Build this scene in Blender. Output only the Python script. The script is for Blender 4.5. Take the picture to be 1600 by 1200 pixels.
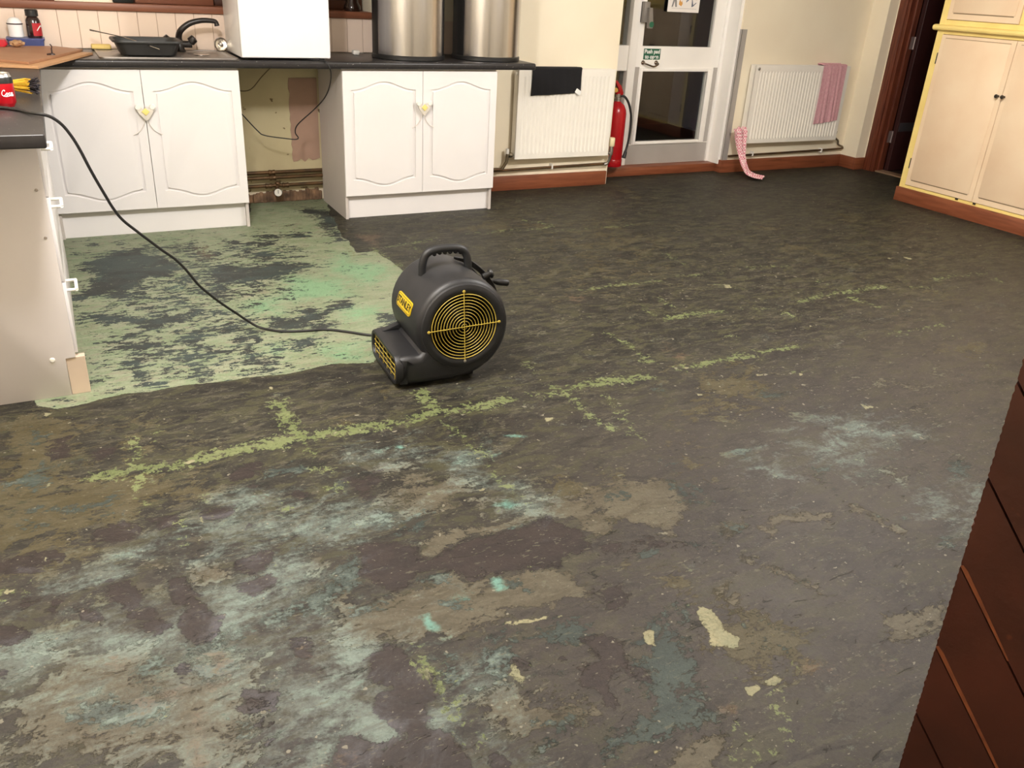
import bpy, bmesh, math, random
import numpy as np
from mathutils import Vector, Matrix, noise as mnoise
random.seed(7)
PI = math.pi
C = bpy.context.scene.collection
for o in list(bpy.data.objects):
    bpy.data.objects.remove(o)

# ---------------------------------------------------------------- camera, world, lights, exposure
def make_camera():
    yaw, pit, rol = 0.495892550, 0.446308092, 0.0570854524
    f = Vector((math.sin(yaw) * math.cos(pit), math.cos(yaw) * math.cos(pit), -math.sin(pit)))
    r = Vector((math.cos(yaw), -math.sin(yaw), 0)); u = r.cross(f)
    r2 = math.cos(rol) * r + math.sin(rol) * u
    u2 = -math.sin(rol) * r + math.cos(rol) * u
    cd = bpy.data.cameras.new('camera'); co = bpy.data.objects.new('camera', cd); C.objects.link(co)
    cd.sensor_fit = 'HORIZONTAL'; cd.sensor_width = 36; cd.lens = 1316.06207 * 36 / 1600
    cd.clip_start = 0.02
    M = Matrix((r2, u2, -f)).transposed().to_4x4()
    M.translation = (-0.910023622, -5.02131591, 1.39293168)
    co.matrix_world = M
    bpy.context.scene.camera = co
make_camera()
sc = bpy.context.scene
sc.view_settings.view_transform = 'Standard'; sc.view_settings.look = 'None'
sc.view_settings.exposure = 0.32; sc.view_settings.gamma = 1.0
sc.view_settings.use_curve_mapping = False
w = bpy.data.worlds.new('night'); sc.world = w; w.use_nodes = True
w.node_tree.nodes['Background'].inputs[0].default_value = (0.010, 0.010, 0.012, 1)
w.node_tree.nodes['Background'].inputs[1].default_value = 1.0
CEIL = 2.5
LIGHTS = [(-0.75, -2.65, 135), (2.45, -2.6, 136)]       # pendant lamps: x, y, watts
LIGHT_COL = (1.0, 0.972, 0.952)
for lx, ly, lw in LIGHTS:
    ld = bpy.data.lights.new('lamp_glow', 'POINT'); ld.shadow_soft_size = 0.11; ld.energy = lw; ld.color = LIGHT_COL
    lo = bpy.data.objects.new('lamp_glow', ld); C.objects.link(lo); lo.location = (lx, ly, 2.2)

# ---------------------------------------------------------------- helpers
def lin(c):
    return tuple((x / 255 / 12.92) if x / 255 <= 0.04045 else ((x / 255 + 0.055) / 1.055) ** 2.4 for x in c)

MATS = {}
def mat(name, rgb, rough=0.5, metal=0.0, var=0.0, scale=8.0, bump=0.0, bscale=60.0, rgb2=None, stretch=None, spec=0.5, coat=0.0, detail=4.0, speck=None):
    """principled material whose colour wanders between rgb and rgb2 with object-space noise"""
    if name in MATS: return MATS[name]
    m = bpy.data.materials.new(name); m.use_nodes = True; MATS[name] = m
    nt = m.node_tree; N = nt.nodes; L = nt.links
    b = N['Principled BSDF']
    b.inputs['Roughness'].default_value = rough; b.inputs['Metallic'].default_value = metal
    b.inputs['Specular IOR Level'].default_value = spec
    b.inputs['Coat Weight'].default_value = coat
    a = lin(rgb); c2 = lin(rgb2) if rgb2 else tuple(x * (1 - var) for x in a)
    tc = N.new('ShaderNodeTexCoord'); mp = N.new('ShaderNodeMapping'); L.new(tc.outputs['Object'], mp.inputs[0])
    if stretch: mp.inputs['Scale'].default_value = stretch
    nz = N.new('ShaderNodeTexNoise'); nz.inputs['Scale'].default_value = scale; nz.inputs['Detail'].default_value = detail
    L.new(mp.outputs[0], nz.inputs['Vector'])
    cr = N.new('ShaderNodeValToRGB'); L.new(nz.outputs[0], cr.inputs[0])
    cr.color_ramp.elements[0].position = 0.32; cr.color_ramp.elements[1].position = 0.68
    cr.color_ramp.elements[0].color = (*a, 1); cr.color_ramp.elements[1].color = (*c2, 1)
    out = cr.outputs[0]
    if speck:
        n2 = N.new('ShaderNodeTexNoise'); n2.inputs['Scale'].default_value = speck[1]; n2.inputs['Detail'].default_value = 2
        L.new(mp.outputs[0], n2.inputs['Vector'])
        r2 = N.new('ShaderNodeValToRGB'); L.new(n2.outputs[0], r2.inputs[0])
        r2.color_ramp.elements[0].position = speck[2]; r2.color_ramp.elements[1].position = speck[2] + 0.04
        mx = N.new('ShaderNodeMix'); mx.data_type = 'RGBA'
        L.new(r2.outputs[0], mx.inputs[0]); L.new(out, mx.inputs[6]); mx.inputs[7].default_value = (*lin(speck[0]), 1)
        out = mx.outputs[2]
    L.new(out, b.inputs['Base Color'])
    if bump:
        n3 = N.new('ShaderNodeTexNoise'); n3.inputs['Scale'].default_value = bscale; n3.inputs['Detail'].default_value = 4
        L.new(mp.outputs[0], n3.inputs['Vector'])
        bp = N.new('ShaderNodeBump'); bp.inputs['Strength'].default_value = bump; bp.inputs['Distance'].default_value = 0.01
        L.new(n3.outputs[0], bp.inputs['Height']); L.new(bp.outputs[0], b.inputs['Normal'])
    return m

def box(bm, x0, x1, y0, y1, z0, z1, bev=0.0, seg=2):
    r = bmesh.ops.create_cube(bm, size=1.0)
    vs = r['verts']
    for v in vs:
        v.co = Vector(((x0 + x1) / 2 + v.co.x * (x1 - x0), (y0 + y1) / 2 + v.co.y * (y1 - y0), (z0 + z1) / 2 + v.co.z * (z1 - z0)))
    if bev:
        es = list({e for v in vs for e in v.link_edges})
        bmesh.ops.bevel(bm, geom=es, offset=bev, segments=seg, affect='EDGES', profile=0.5)
    return bm

def frame_of(d):
    d = Vector(d).normalized()
    a = Vector((0, 0, 1)) if abs(d.z) < 0.9 else Vector((1, 0, 0))
    x = a.cross(d).normalized(); return x, d.cross(x).normalized(), d

def tube(bm, pts, r, seg=10, closed=False, caps=True, flat=1.0):
    """round sweep along pts; r is a number or one per point; flat squashes the second axis"""
    pts = [Vector(p) for p in pts]; n = len(pts)
    rs = list(r) if isinstance(r, (list, tuple)) else [r] * n
    rings = []; px = None
    for i, p in enumerate(pts):
        if closed: d = pts[(i + 1) % n] - pts[i - 1]
        else: d = pts[min(i + 1, n - 1)] - pts[max(i - 1, 0)]
        d.normalize()
        if px is None: px, py, _ = frame_of(d)
        else:
            px = (px - d * px.dot(d)); px.normalize(); py = d.cross(px)
        rings.append([bm.verts.new(p + rs[i] * (math.cos(2 * PI * k / seg) * px + flat * math.sin(2 * PI * k / seg) * py)) for k in range(seg)])
    m = n if closed else n - 1
    for i in range(m):
        a, b = rings[i], rings[(i + 1) % n]
        off = 0
        if closed and i == n - 1:
            off = min(range(seg), key=lambda k: (a[0].co - b[k].co).length)
        for k in range(seg):
            bm.faces.new((a[k], a[(k + 1) % seg], b[(k + 1 + off) % seg], b[(k + off) % seg]))
    if caps and not closed:
        bm.faces.new(rings[0][::-1]); bm.faces.new(rings[-1])
    return bm

def spline(pts, n=8):
    """Catmull-Rom through pts"""
    P = [Vector(p) for p in pts]; P = [2 * P[0] - P[1]] + P + [2 * P[-1] - P[-2]]
    out = []
    for i in range(1, len(P) - 2):
        for k in range(n):
            t = k / n
            out.append(0.5 * ((2 * P[i]) + (P[i + 1] - P[i - 1]) * t + (2 * P[i - 1] - 5 * P[i] + 4 * P[i + 1] - P[i + 2]) * t * t + (3 * P[i] - P[i - 1] - 3 * P[i + 1] + P[i + 2]) * t ** 3))
    return out + [P[-2]]

def lathe(bm, prof, cen, axis=(0, 0, 1), seg=32):
    """revolve (radius, height) pairs about axis through cen"""
    x, y, d = frame_of(axis); cen = Vector(cen); rings = []
    for r, h in prof:
        if r < 1e-6: rings.append([bm.verts.new(cen + d * h)])
        else: rings.append([bm.verts.new(cen + d * h + r * (math.cos(2 * PI * k / seg) * x + math.sin(2 * PI * k / seg) * y)) for k in range(seg)])
    for a, b in zip(rings, rings[1:]):
        for k in range(seg):
            k2 = (k + 1) % seg
            if len(a) == 1 and len(b) == 1: continue
            if len(a) == 1: bm.faces.new((a[0], b[k], b[k2]))
            elif len(b) == 1: bm.faces.new((a[k], a[k2], b[0]))
            else: bm.faces.new((a[k], a[k2], b[k2], b[k]))
    return bm

def prism(bm, poly, o, u, v, depth, bev=0.0):
    """outline poly (2-D) laid at o along u, v and given thickness along u x v"""
    o, u, v = Vector(o), Vector(u), Vector(v); nrm = u.cross(v).normalized() * depth
    a = [bm.verts.new(o + u * p[0] + v * p[1]) for p in poly]
    b = [bm.verts.new(x.co + nrm) for x in a]
    n = len(poly)
    fs = [bm.faces.new(a[::-1]), bm.faces.new(b)]
    for i in range(n): fs.append(bm.faces.new((a[i], a[(i + 1) % n], b[(i + 1) % n], b[i])))
    if bev:
        es = list({e for f in fs[1:2] for e in f.edges})
        bmesh.ops.bevel(bm, geom=es, offset=bev, segments=2, affect='EDGES', profile=0.5)
    return bm

def rrect(w, h, r, n=5):
    out = []
    for cx, cy, a0 in ((w / 2 - r, h / 2 - r, 0), (-w / 2 + r, h / 2 - r, 90), (-w / 2 + r, -h / 2 + r, 180), (w / 2 - r, -h / 2 + r, 270)):
        for k in range(n + 1):
            a = math.radians(a0 + 90 * k / n); out.append((cx + r * math.cos(a), cy + r * math.sin(a)))
    return out

def NB(): return bmesh.new()

def root_loc(o):
    v = Vector((0, 0, 0))
    while o is not None:
        v += o.location; o = o.parent
    return v

def obj(name, bm, m, parent=None, smooth=35, local=False):
    """link a bmesh as one mesh object; world coordinates unless local"""
    if parent is not None and not local:
        bmesh.ops.translate(bm, verts=bm.verts, vec=-root_loc(parent))
    bmesh.ops.recalc_face_normals(bm, faces=bm.faces)
    me = bpy.data.meshes.new(name)
    if smooth:
        for f in bm.faces: f.smooth = True
    bm.to_mesh(me); bm.free()
    if smooth: me.set_sharp_from_angle(angle=math.radians(smooth))
    for mm in (m if isinstance(m, (list, tuple)) else [m]): me.materials.append(mm)
    o = bpy.data.objects.new(name, me); C.objects.link(o)
    if parent is not None: o.parent = parent
    return o

def tag(o, label, cat, group=None):
    o['label'] = label; o['category'] = cat
    if group: o['group'] = group
    return o

def thing(name, label, cat, loc, group=None, rz=0.0):
    o = bpy.data.objects.new(name, None); C.objects.link(o); o.empty_display_size = 0.1
    o.location = loc; o.rotation_euler = (0, 0, rz)
    return tag(o, label, cat, group)

def struct(name, bm, m, parent=None, smooth=35):
    o = obj(name, bm, m, parent, smooth)
    if parent is None: o['kind'] = 'structure'
    return o

def text(name, s, size, m, parent, M, extrude=0.0006, bold=0.0, shear=0.0, align='CENTER', spacing=1.0):
    cu = bpy.data.curves.new(name, 'FONT'); cu.body = s; cu.size = size; cu.extrude = extrude; cu.offset = bold
    cu.shear = shear; cu.align_x = align; cu.align_y = 'CENTER'; cu.space_character = spacing
    cu.materials.append(m)
    tmp = bpy.data.objects.new(name, cu); me = bpy.data.meshes.new_from_object(tmp)
    bpy.data.objects.remove(tmp); o = bpy.data.objects.new(name, me); C.objects.link(o); o.parent = parent
    o.matrix_local = M
    return o

def axes(o, x, y):
    """matrix with origin o, first axis x, second axis y"""
    x = Vector(x).normalized(); y = Vector(y).normalized(); z = x.cross(y)
    M = Matrix((x, y, z)).transposed().to_4x4(); M.translation = Vector(o); return M

# ---------------------------------------------------------------- materials
white_gloss = mat('white_foil', (234, 230, 229), 0.32, var=0.04, scale=3)
white_panel = mat('white_board', (202, 194, 188), 0.45, var=0.06, scale=4)
white_plastic = mat('white_plastic', (236, 232, 224), 0.3, var=0.03)
white_enamel = mat('white_enamel', (244, 243, 243), 0.22, var=0.02)
cream_wall = mat('cream_paint', (246, 236, 212), 0.6, rgb2=(240, 227, 202), scale=1.6, bump=0.05, bscale=40)
recess_wall = mat('old_cream_paint', (206, 194, 156), 0.65, rgb2=(190, 176, 140), scale=3, bump=0.06, bscale=40, speck=((120, 100, 70), 22, 0.70))
pink_plaster = mat('pink_plaster', (176, 144, 126), 0.8, var=0.12, scale=10)
worktop_mat = mat('dark_speckled_laminate', (44, 41, 41), 0.36, var=0.2, scale=30, spec=0.4, speck=((140, 136, 132), 95, 0.69))
black_plastic = mat('black_plastic', (26, 25, 25), 0.45, var=0.15)
black_tap = mat('black_tap', (34, 28, 26), 0.35, var=0.15)
steel = mat('brushed_steel', (196, 192, 190), 0.24, 1.0, var=0.12, scale=30, stretch=(1, 1, 0.03))
dull_steel = mat('dull_steel', (176, 170, 164), 0.46, 1.0, var=0.15, scale=20)
chrome = mat('chrome', (205, 200, 195), 0.16, 1.0)
grey_plate = mat('grey_kick_plate', (188, 183, 178), 0.45, 0.3, var=0.08, scale=5)
sill_wood = mat('brown_sill_wood', (140, 88, 62), 0.45, rgb2=(118, 70, 48), scale=9, stretch=(0.3, 4, 4))
skirt_wood = mat('orange_brown_wood', (142, 82, 54), 0.42, rgb2=(118, 64, 40), scale=8, stretch=(0.5, 0.5, 6), speck=((84, 44, 26), 9, 0.72))
frame_wood = mat('red_brown_wood', (116, 60, 38), 0.4, rgb2=(80, 36, 24), scale=12, stretch=(6, 6, 0.4))
dark_door = mat('dark_red_brown_paint', (54, 26, 24), 0.45, var=0.15)
white_paint = mat('white_gloss_paint', (250, 246, 240), 0.32, var=0.04, scale=5)
copper = mat('tarnished_pipe', (112, 84, 56), 0.42, 0.55, rgb2=(84, 66, 48), scale=14)
red_paint = mat('red_extinguisher_paint', (176, 16, 26), 0.26, var=0.1)
rubber = mat('black_rubber', (24, 22, 22), 0.5)
rad_white = mat('radiator_enamel', (243, 238, 228), 0.36, var=0.03)
towel_pink = mat('pink_towelling', (228, 180, 186), 0.95, rgb2=(218, 160, 170), scale=60, bump=0.5, bscale=260)
towel_black = mat('black_towelling', (20, 19, 22), 0.95, bump=0.5, bscale=260)
cup_cream = mat('cream_cupboard_paint', (240, 216, 184), 0.42, rgb2=(232, 202, 168), scale=3)
cup_yellow = mat('yellow_cupboard_paint', (246, 222, 142), 0.4, rgb2=(238, 210, 128), scale=5)
iron = mat('dark_iron', (70, 64, 56), 0.4, 0.7)
fan_black = mat('dusty_black_plastic', (24, 24, 27), 0.48, rgb2=(40, 40, 43), scale=6, bump=0.06, bscale=300)
fan_yellow = mat('yellow_coated_wire', (196, 172, 74), 0.4, var=0.15)
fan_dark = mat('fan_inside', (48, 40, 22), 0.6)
logo_yellow = mat('yellow_badge', (206, 176, 24), 0.4)
ink_black = mat('black_print', (20, 18, 14), 0.5)
ink_white = mat('white_print', (240, 240, 236), 0.5)
glass = bpy.data.materials.new('pane_glass'); glass.use_nodes = True
g = glass.node_tree.nodes['Principled BSDF']; g.inputs['Transmission Weight'].default_value = 1.0
g.inputs['Roughness'].default_value = 0.03; g.inputs['IOR'].default_value = 1.45; g.inputs['Base Color'].default_value = (0.9, 0.92, 0.9, 1)
FLOOR_MARKS = [
("G","p",0.05,1,[-1.029,0.052,-0.82,0.109,-0.528,0.124,-0.005,0.068,0.17,0.828,0.357,1.071,0.701,0.987,0.53,0.215,0.461,-0.269,0.432,-0.671,0.542,-0.66,0.563,-1.113,0.384,-1.646,0.197,-1.976,0.042,-2.08,-0.12,-2.055,-0.321,-2.07,-0.49,-2.061,-0.634,-2.038,-0.771,-2.057,-0.868,-2.04,-0.981,-2.064,-1.067,-2.09,-1.13,-2.043,-1.126,-1.391]),
("D","p",0.06,0.95,[-0.927,-0.473,-0.845,-0.337,-0.692,-0.211,-0.549,-0.387,-0.476,-0.618,-0.517,-0.76,-0.647,-0.791,-0.752,-0.931,-0.672,-1.025,-0.716,-1.075,-0.819,-1.04,-0.829,-0.905,-0.901,-0.98,-0.968,-0.989,-0.941,-0.799,-0.865,-0.682,-0.93,-0.549]),
("D","p",0.06,0.95,[-0.413,-0.794,-0.304,-0.673,-0.159,-0.759,0.021,-0.694,0.12,-0.788,0.073,-0.874,-0.065,-0.964,-0.192,-0.978,-0.292,-0.981,-0.361,-1.131,-0.394,-1.017,-0.408,-0.906]),
("D","p",0.06,0.95,[-0.939,-1.182,-0.803,-1.2,-0.685,-1.33,-0.428,-1.222,-0.486,-1.341,-0.619,-1.41,-0.699,-1.465,-0.742,-1.45,-0.812,-1.314,-0.926,-1.273]),
("D","p",0.06,0.95,[-0.613,-1.576,-0.524,-1.528,-0.501,-1.617,-0.558,-1.749,-0.606,-1.656]),
("D","p",0.06,0.95,[-0.449,-1.636,-0.329,-1.598,-0.314,-1.711,-0.415,-1.752]),
("D","p",0.06,0.95,[-0.151,-0.284,0.087,-0.308,0.042,-0.39,-0.152,-0.354]),
("D","p",0.06,0.95,[-0.107,-0.503,0.088,-0.519,0.057,-0.598,-0.097,-0.572]),
("D","p",0.06,0.95,[-0.246,-1.485,-0.165,-1.484,-0.129,-1.585,-0.16,-1.63,-0.242,-1.601]),
("D","p",0.06,0.95,[-0.087,-1.419,-0.021,-1.41,0.019,-1.608,-0.023,-1.68,-0.124,-1.644]),
("D","p",0.06,0.95,[-0.232,-1.728,-0.127,-1.806,-0.128,-1.882,-0.183,-1.875]),
("D","p",0.06,0.95,[0.047,-1.434,0.163,-1.377,0.13,-1.447,0.049,-1.466]),
("D","p",0.06,0.95,[-0.616,-1.915,-0.514,-1.908,-0.548,-1.963,-0.607,-1.963]),
("D","p",0.06,0.95,[0.38,0.442,0.53,0.215,0.477,-0.169,0.47,-0.423,0.395,-0.401,0.442,0.006,0.378,0.257]),
("D","p",0.06,0.95,[0.246,-1.598,0.325,-1.594,0.276,-1.729,0.228,-1.682]),
("D","p",0.06,0.95,[-0.354,-1.921,-0.283,-1.924,-0.308,-1.973,-0.353,-1.979]),
("D","p",0.06,0.95,[-0.794,-1.977,-0.723,-1.983,-0.734,-2.01,-0.788,-2.004]),
("D","p",0.06,0.95,[-0.613,-2.004,-0.546,-1.997,-0.56,-2.034,-0.609,-2.037]),
("D","p",0.06,0.95,[-0.064,-0.164,0.27,-0.213,0.239,-0.28,-0.063,-0.224]),
("D","p",0.06,0.95,[-0.801,-1.61,-0.687,-1.601,-0.61,-1.617,-0.635,-1.671,-0.773,-1.682]),
("D","p",0.12,0.42,[-0.925,-0.183,-0.426,-0.247,0.133,-0.223,0.161,-0.863,-0.216,-1.247,-0.556,-1.489,-0.826,-1.499,-0.964,-1.114]),
("D","p",0.12,0.42,[-0.709,-1.203,-0.484,-1.623,-0.18,-1.937,-0.39,-2.067,-0.866,-2.011,-0.963,-1.694]),
("N","p",0.15,0.9,[-0.294,-1.22,-0.103,-1.219,-0.168,-1.452,-0.309,-1.403]),
("N","p",0.15,0.9,[0.307,-0.654,0.478,-0.924,0.496,-1.091,0.306,-1.18,0.251,-0.972,0.164,-0.982]),
("N","p",0.15,0.9,[0.125,-1.429,0.275,-1.513,0.18,-1.665,0.084,-1.601]),
("N","p",0.15,0.9,[-0.113,-1.862,0.053,-1.897,0.018,-2.035,-0.108,-2.013]),
("N","p",0.15,0.9,[-0.032,-0.918,0.274,-1.095,0.142,-1.336,-0.117,-1.281]),
("N","p",0.15,0.9,[-0.312,-1.789,-0.258,-1.796,-0.293,-1.871]),
("A","p",0.15,0.4,[-0.591,-0.846,-0.474,-0.92,-0.469,-1.027,-0.595,-1.052]),
("A","p",0.15,0.4,[-0.893,-0.636,-0.823,-0.659,-0.842,-0.798,-0.91,-0.775]),
("A","p",0.15,0.4,[-0.316,-1.63,-0.268,-1.674,-0.319,-1.735]),
("R","p",0.06,0.8,[0.536,-0.343,0.686,-0.362,0.564,-0.596,0.531,-0.491]),
("R","p",0.06,0.8,[-0.334,-0.275,-0.28,-0.315,-0.331,-0.561,-0.36,-0.446]),
("R","p",0.06,0.75,[0.536,-0.333,0.694,-0.354,0.594,-0.565,0.539,-0.571]),
("R","p",0.06,0.75,[1.213,-1.645,1.274,-1.717,1.22,-1.782,1.174,-1.733]),
("R","p",0.06,0.75,[0.691,-2.389,0.748,-2.398,0.709,-2.429]),
("R","p",0.06,0.75,[1.292,-2.339,1.309,-2.475,1.243,-2.5,1.246,-2.401]),
("R","p",0.05,0.85,[-0.863,-3.594,-0.842,-3.62,-0.843,-3.695,-0.864,-3.679]),
("R","p",0.05,0.85,[-0.942,-3.542,-0.864,-3.557,-0.791,-3.555,-0.803,-3.57,-0.892,-3.564,-0.939,-3.556]),
("R","p",0.05,0.85,[-0.857,-3.688,-0.846,-3.758,-0.856,-3.765]),
("R","p",0.05,0.85,[-0.988,-3.406,-0.952,-3.414,-0.959,-3.437,-0.985,-3.425]),
("R","p",0.05,0.85,[-0.818,-3.462,-0.783,-3.478,-0.79,-3.494]),
("R","p",0.05,0.85,[-0.649,-3.853,-0.606,-3.861,-0.62,-3.877,-0.652,-3.863]),
("R","p",0.05,0.85,[-0.618,-3.559,-0.589,-3.564,-0.6,-3.589]),
("R","p",0.05,0.75,[0.596,-4.129,0.628,-4.17,0.616,-4.185,0.579,-4.155]),
("R","p",0.05,0.75,[0.167,-4.066,0.188,-4.082,0.189,-4.1,0.157,-4.092]),
("R","p",0.05,0.75,[0.44,-4.052,0.477,-4.065,0.467,-4.075,0.434,-4.063]),
("R","p",0.08,0.6,[3.122,-2.546,3.197,-2.606,3.123,-2.646]),
("Y","l",0.035,0.95,[-0.978,-2.585,-0.861,-2.591,-0.773,-2.599,-0.639,-2.588,-0.472,-2.586,-0.38,-2.567,-0.175,-2.594]),
("Y","l",0.035,0.95,[-0.375,-2.308,-0.372,-2.563]),
("Y","l",0.028,0.7,[-0.372,-2.563,-0.355,-2.695]),
("Y","l",0.028,0.7,[-0.863,-2.398,-0.867,-2.589,-0.882,-2.69]),
("Y","l",0.028,0.7,[-0.373,-2.761,-0.336,-2.805]),
("Y","l",0.028,0.7,[-1.214,-3.065,-1.167,-3.068]),
("Y","p",0.05,0.75,[-0.888,-2.751,-0.836,-2.773,-0.845,-2.854,-0.882,-2.815]),
("Y","p",0.05,0.75,[-0.793,-2.313,-0.768,-2.339,-0.788,-2.452,-0.797,-2.409]),
("Y","p",0.05,0.75,[-0.523,-2.903,-0.484,-2.931,-0.5,-3.022,-0.529,-2.986]),
("Y","p",0.05,0.75,[-0.381,-2.87,-0.304,-2.888,-0.322,-2.947,-0.383,-2.922]),
("Y","p",0.05,0.75,[-0.791,-2.888,-0.764,-2.911,-0.785,-3.057,-0.801,-3.05]),
("Y","p",0.05,0.75,[-0.714,-2.772,-0.692,-2.794,-0.703,-2.865,-0.721,-2.858]),
("Y","l",0.034,0.95,[-0.217,-2.584,-0.012,-2.591,0.124,-2.575,0.299,-2.58,0.407,-2.575]),
("Y","l",0.034,0.95,[0.124,-2.409,0.13,-2.56]),
("Y","l",0.034,0.95,[0.683,-2.564,0.869,-2.583,1.006,-2.593]),
("Y","l",0.028,0.75,[0.407,-2.575,0.585,-2.586,0.683,-2.564]),
("Y","l",0.028,0.75,[0.606,-2.514,0.62,-2.639,0.621,-2.805]),
("Y","l",0.028,0.75,[0.121,-2.66,0.121,-2.806,0.144,-2.877]),
("Y","l",0.025,0.6,[0.621,-2.805,0.641,-2.916,0.698,-3.005]),
("Y","l",0.025,0.6,[0.769,-2.676,0.71,-2.961]),
("Y","l",0.025,0.6,[0.615,-2.302,0.624,-2.394]),
("Y","l",0.025,0.6,[0.144,-2.877,0.132,-3.03,0.122,-3.182]),
("Y","l",0.025,0.6,[1.083,-2.453,1.117,-2.512]),
("Y","l",0.022,0.75,[1.109,-2.137,1.126,-2.305,1.116,-2.501]),
("Y","l",0.022,0.75,[1.292,-1.601,1.508,-1.601,1.781,-1.616]),
("Y","l",0.022,0.75,[1.502,-2.072,1.708,-2.081]),
("Y","l",0.022,0.75,[1.195,-2.578,1.306,-2.584]),
("Y","l",0.022,0.75,[2.104,-1.216,2.105,-1.395]),
("Y","l",0.02,0.75,[0.615,-0.617,0.788,-0.587,0.985,-0.516]),
("Y","l",0.02,0.75,[1.169,-0.495,1.44,-0.497,1.711,-0.523]),
("Y","l",0.02,0.75,[1.711,-0.523,1.793,-0.464,1.653,-0.299]),
("Y","l",0.02,0.75,[1.705,-0.591,2.313,-0.613]),
("Y","l",0.02,0.75,[1.468,-1.9,1.448,-2.021]),
("Y","l",0.02,0.75,[1.601,-1.846,1.607,-1.949]),
("Y","l",0.03,0.6,[0.415,-0.51,0.41,-0.73]),
("Y","l",0.03,0.6,[0.543,-0.618,0.568,-1.064]),
("Y","p",0.08,0.55,[0.723,-0.651,0.873,-0.65,0.824,-0.772,0.687,-0.817]),
("Y","p",0.08,0.55,[1.292,-0.849,1.431,-0.891,1.374,-0.943,1.275,-0.912]),
("Y","p",0.08,0.55,[1.59,-1.476,1.629,-1.566,1.532,-1.627,1.497,-1.597]),
("Y","p",0.08,0.55,[0.884,-1.699,0.945,-1.72,0.897,-1.766]),
("Y","p",0.08,0.55,[1.094,-1.928,1.135,-1.942,1.092,-1.972]),
("Y","l",0.03,0.9,[1.192,-2.58,1.361,-2.572,1.557,-2.57]),
("Y","l",0.03,0.9,[1.461,-2.107,1.63,-2.074,1.799,-2.101]),
("Y","l",0.025,0.85,[1.639,-2.549,1.831,-2.58]),
("Y","l",0.025,0.85,[2.424,-2.097,2.61,-2.087,2.932,-2.101]),
("Y","l",0.025,0.85,[2.601,-2.157,2.628,-2.324]),
("Y","l",0.025,0.85,[2.28,-2.118,2.424,-2.097]),
("Y","l",0.03,0.6,[2.614,-1.858,2.629,-1.942]),
("Y","l",0.03,0.6,[1.603,-2.29,1.619,-2.381]),
("Y","l",0.03,0.6,[2.058,-1.79,2.116,-1.847]),
("Y","l",0.03,0.6,[1.94,-2.102,2.05,-2.14,2.102,-2.255]),
("Y","l",0.03,0.6,[3.079,-2.17,3.155,-2.195]),
("Y","l",0.03,0.6,[2.497,-2.611,2.737,-2.621]),
("Y","l",0.03,0.6,[2.354,-2.604,2.44,-2.62]),
("Y","l",0.03,0.6,[3.348,-2.1,3.715,-2.116,3.677,-2.27]),
("Y","l",0.03,0.6,[2.111,-1.225,2.106,-1.402]),
("Y","l",0.03,0.6,[1.941,-1.577,2.212,-1.605]),
("Y","l",0.03,0.6,[2.42,-1.588,2.671,-1.626]),
("Y","l",0.03,0.6,[1.609,-2.783,1.619,-2.81]),
("Y","p",0.05,0.6,[0.405,-4.023,0.447,-4.045,0.428,-4.057,0.369,-4.048]),
("Y","l",0.03,0.62,[-0.364,-3.64,-0.362,-3.696,-0.361,-3.774,-0.361,-3.829,-0.355,-3.878,-0.353,-3.951]),
("Y","l",0.02,0.6,[0.163,-4.118,0.149,-4.195]),
("Y","l",0.02,0.6,[0.297,-4.094,0.235,-4.201]),
("Y","l",0.02,0.6,[0.094,-4.186,0.194,-4.216]),
("Y","l",0.03,0.5,[-0.788,-2.995,-0.804,-3.031]),
("K","p",0.1,0.85,[-1.279,-2.054,-1.075,-2.134,-0.926,-2.26,-0.923,-2.42,-0.998,-2.375,-1.064,-2.48,-0.9,-2.616,-0.758,-2.688,-0.603,-2.724,-0.647,-2.787,-0.756,-2.891,-0.884,-2.838,-0.908,-2.851,-0.987,-2.852,-0.869,-2.913,-0.96,-2.941,-1.066,-2.937,-1.002,-2.933,-0.996,-2.998,-1.078,-2.993,-1.244,-3.026]),
("K","p",0.07,0.7,[-1.038,-2.233,-0.911,-2.249,-0.718,-2.274,-0.728,-2.296,-0.902,-2.303,-0.92,-2.375,-1.009,-2.324]),
("K","p",0.07,0.7,[-0.555,-2.716,-0.514,-2.747,-0.547,-2.775]),
("K","p",0.1,0.8,[0.227,-3.096,0.449,-3.159,0.595,-3.247,0.536,-3.404,0.47,-3.471,0.337,-3.369,0.314,-3.311,0.195,-3.262]),
("K","p",0.1,0.8,[-0.06,-2.338,0.024,-2.361,-0.021,-2.391,-0.067,-2.383]),
("K","p",0.1,0.8,[-0.178,-2.457,-0.141,-2.489,-0.179,-2.559,-0.206,-2.548]),
("K","p",0.05,0.75,[0.262,-3.566,0.342,-3.619,0.36,-3.707,0.354,-3.781,0.227,-3.902,0.271,-4.004,0.343,-4.043,0.431,-4.048,0.511,-4.038,0.508,-3.944,0.522,-3.895,0.47,-3.864,0.469,-3.806,0.468,-3.745,0.419,-3.724,0.391,-3.805,0.395,-3.839,0.357,-3.831,0.349,-3.779,0.33,-3.737]),
("K","p",0.12,0.75,[2.988,-1.253,3.205,-1.47,3.152,-1.78,3.124,-1.636,2.907,-1.377]),
("K","p",0.12,0.75,[3.983,-0.723,4.065,-0.877,3.9,-0.988,3.834,-0.907]),
("K","p",0.12,0.75,[3.087,-2.134,3.15,-2.381,3.041,-2.397,3.051,-2.236]),
("K","p",0.12,0.75,[2.364,-2.842,2.606,-2.795,2.707,-2.86,2.617,-2.936,2.539,-2.88,2.492,-2.993,2.441,-2.897]),
("K","p",0.12,0.75,[2.966,-0.924,3.419,-0.881,3.299,-0.964,2.933,-1.025]),
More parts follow.
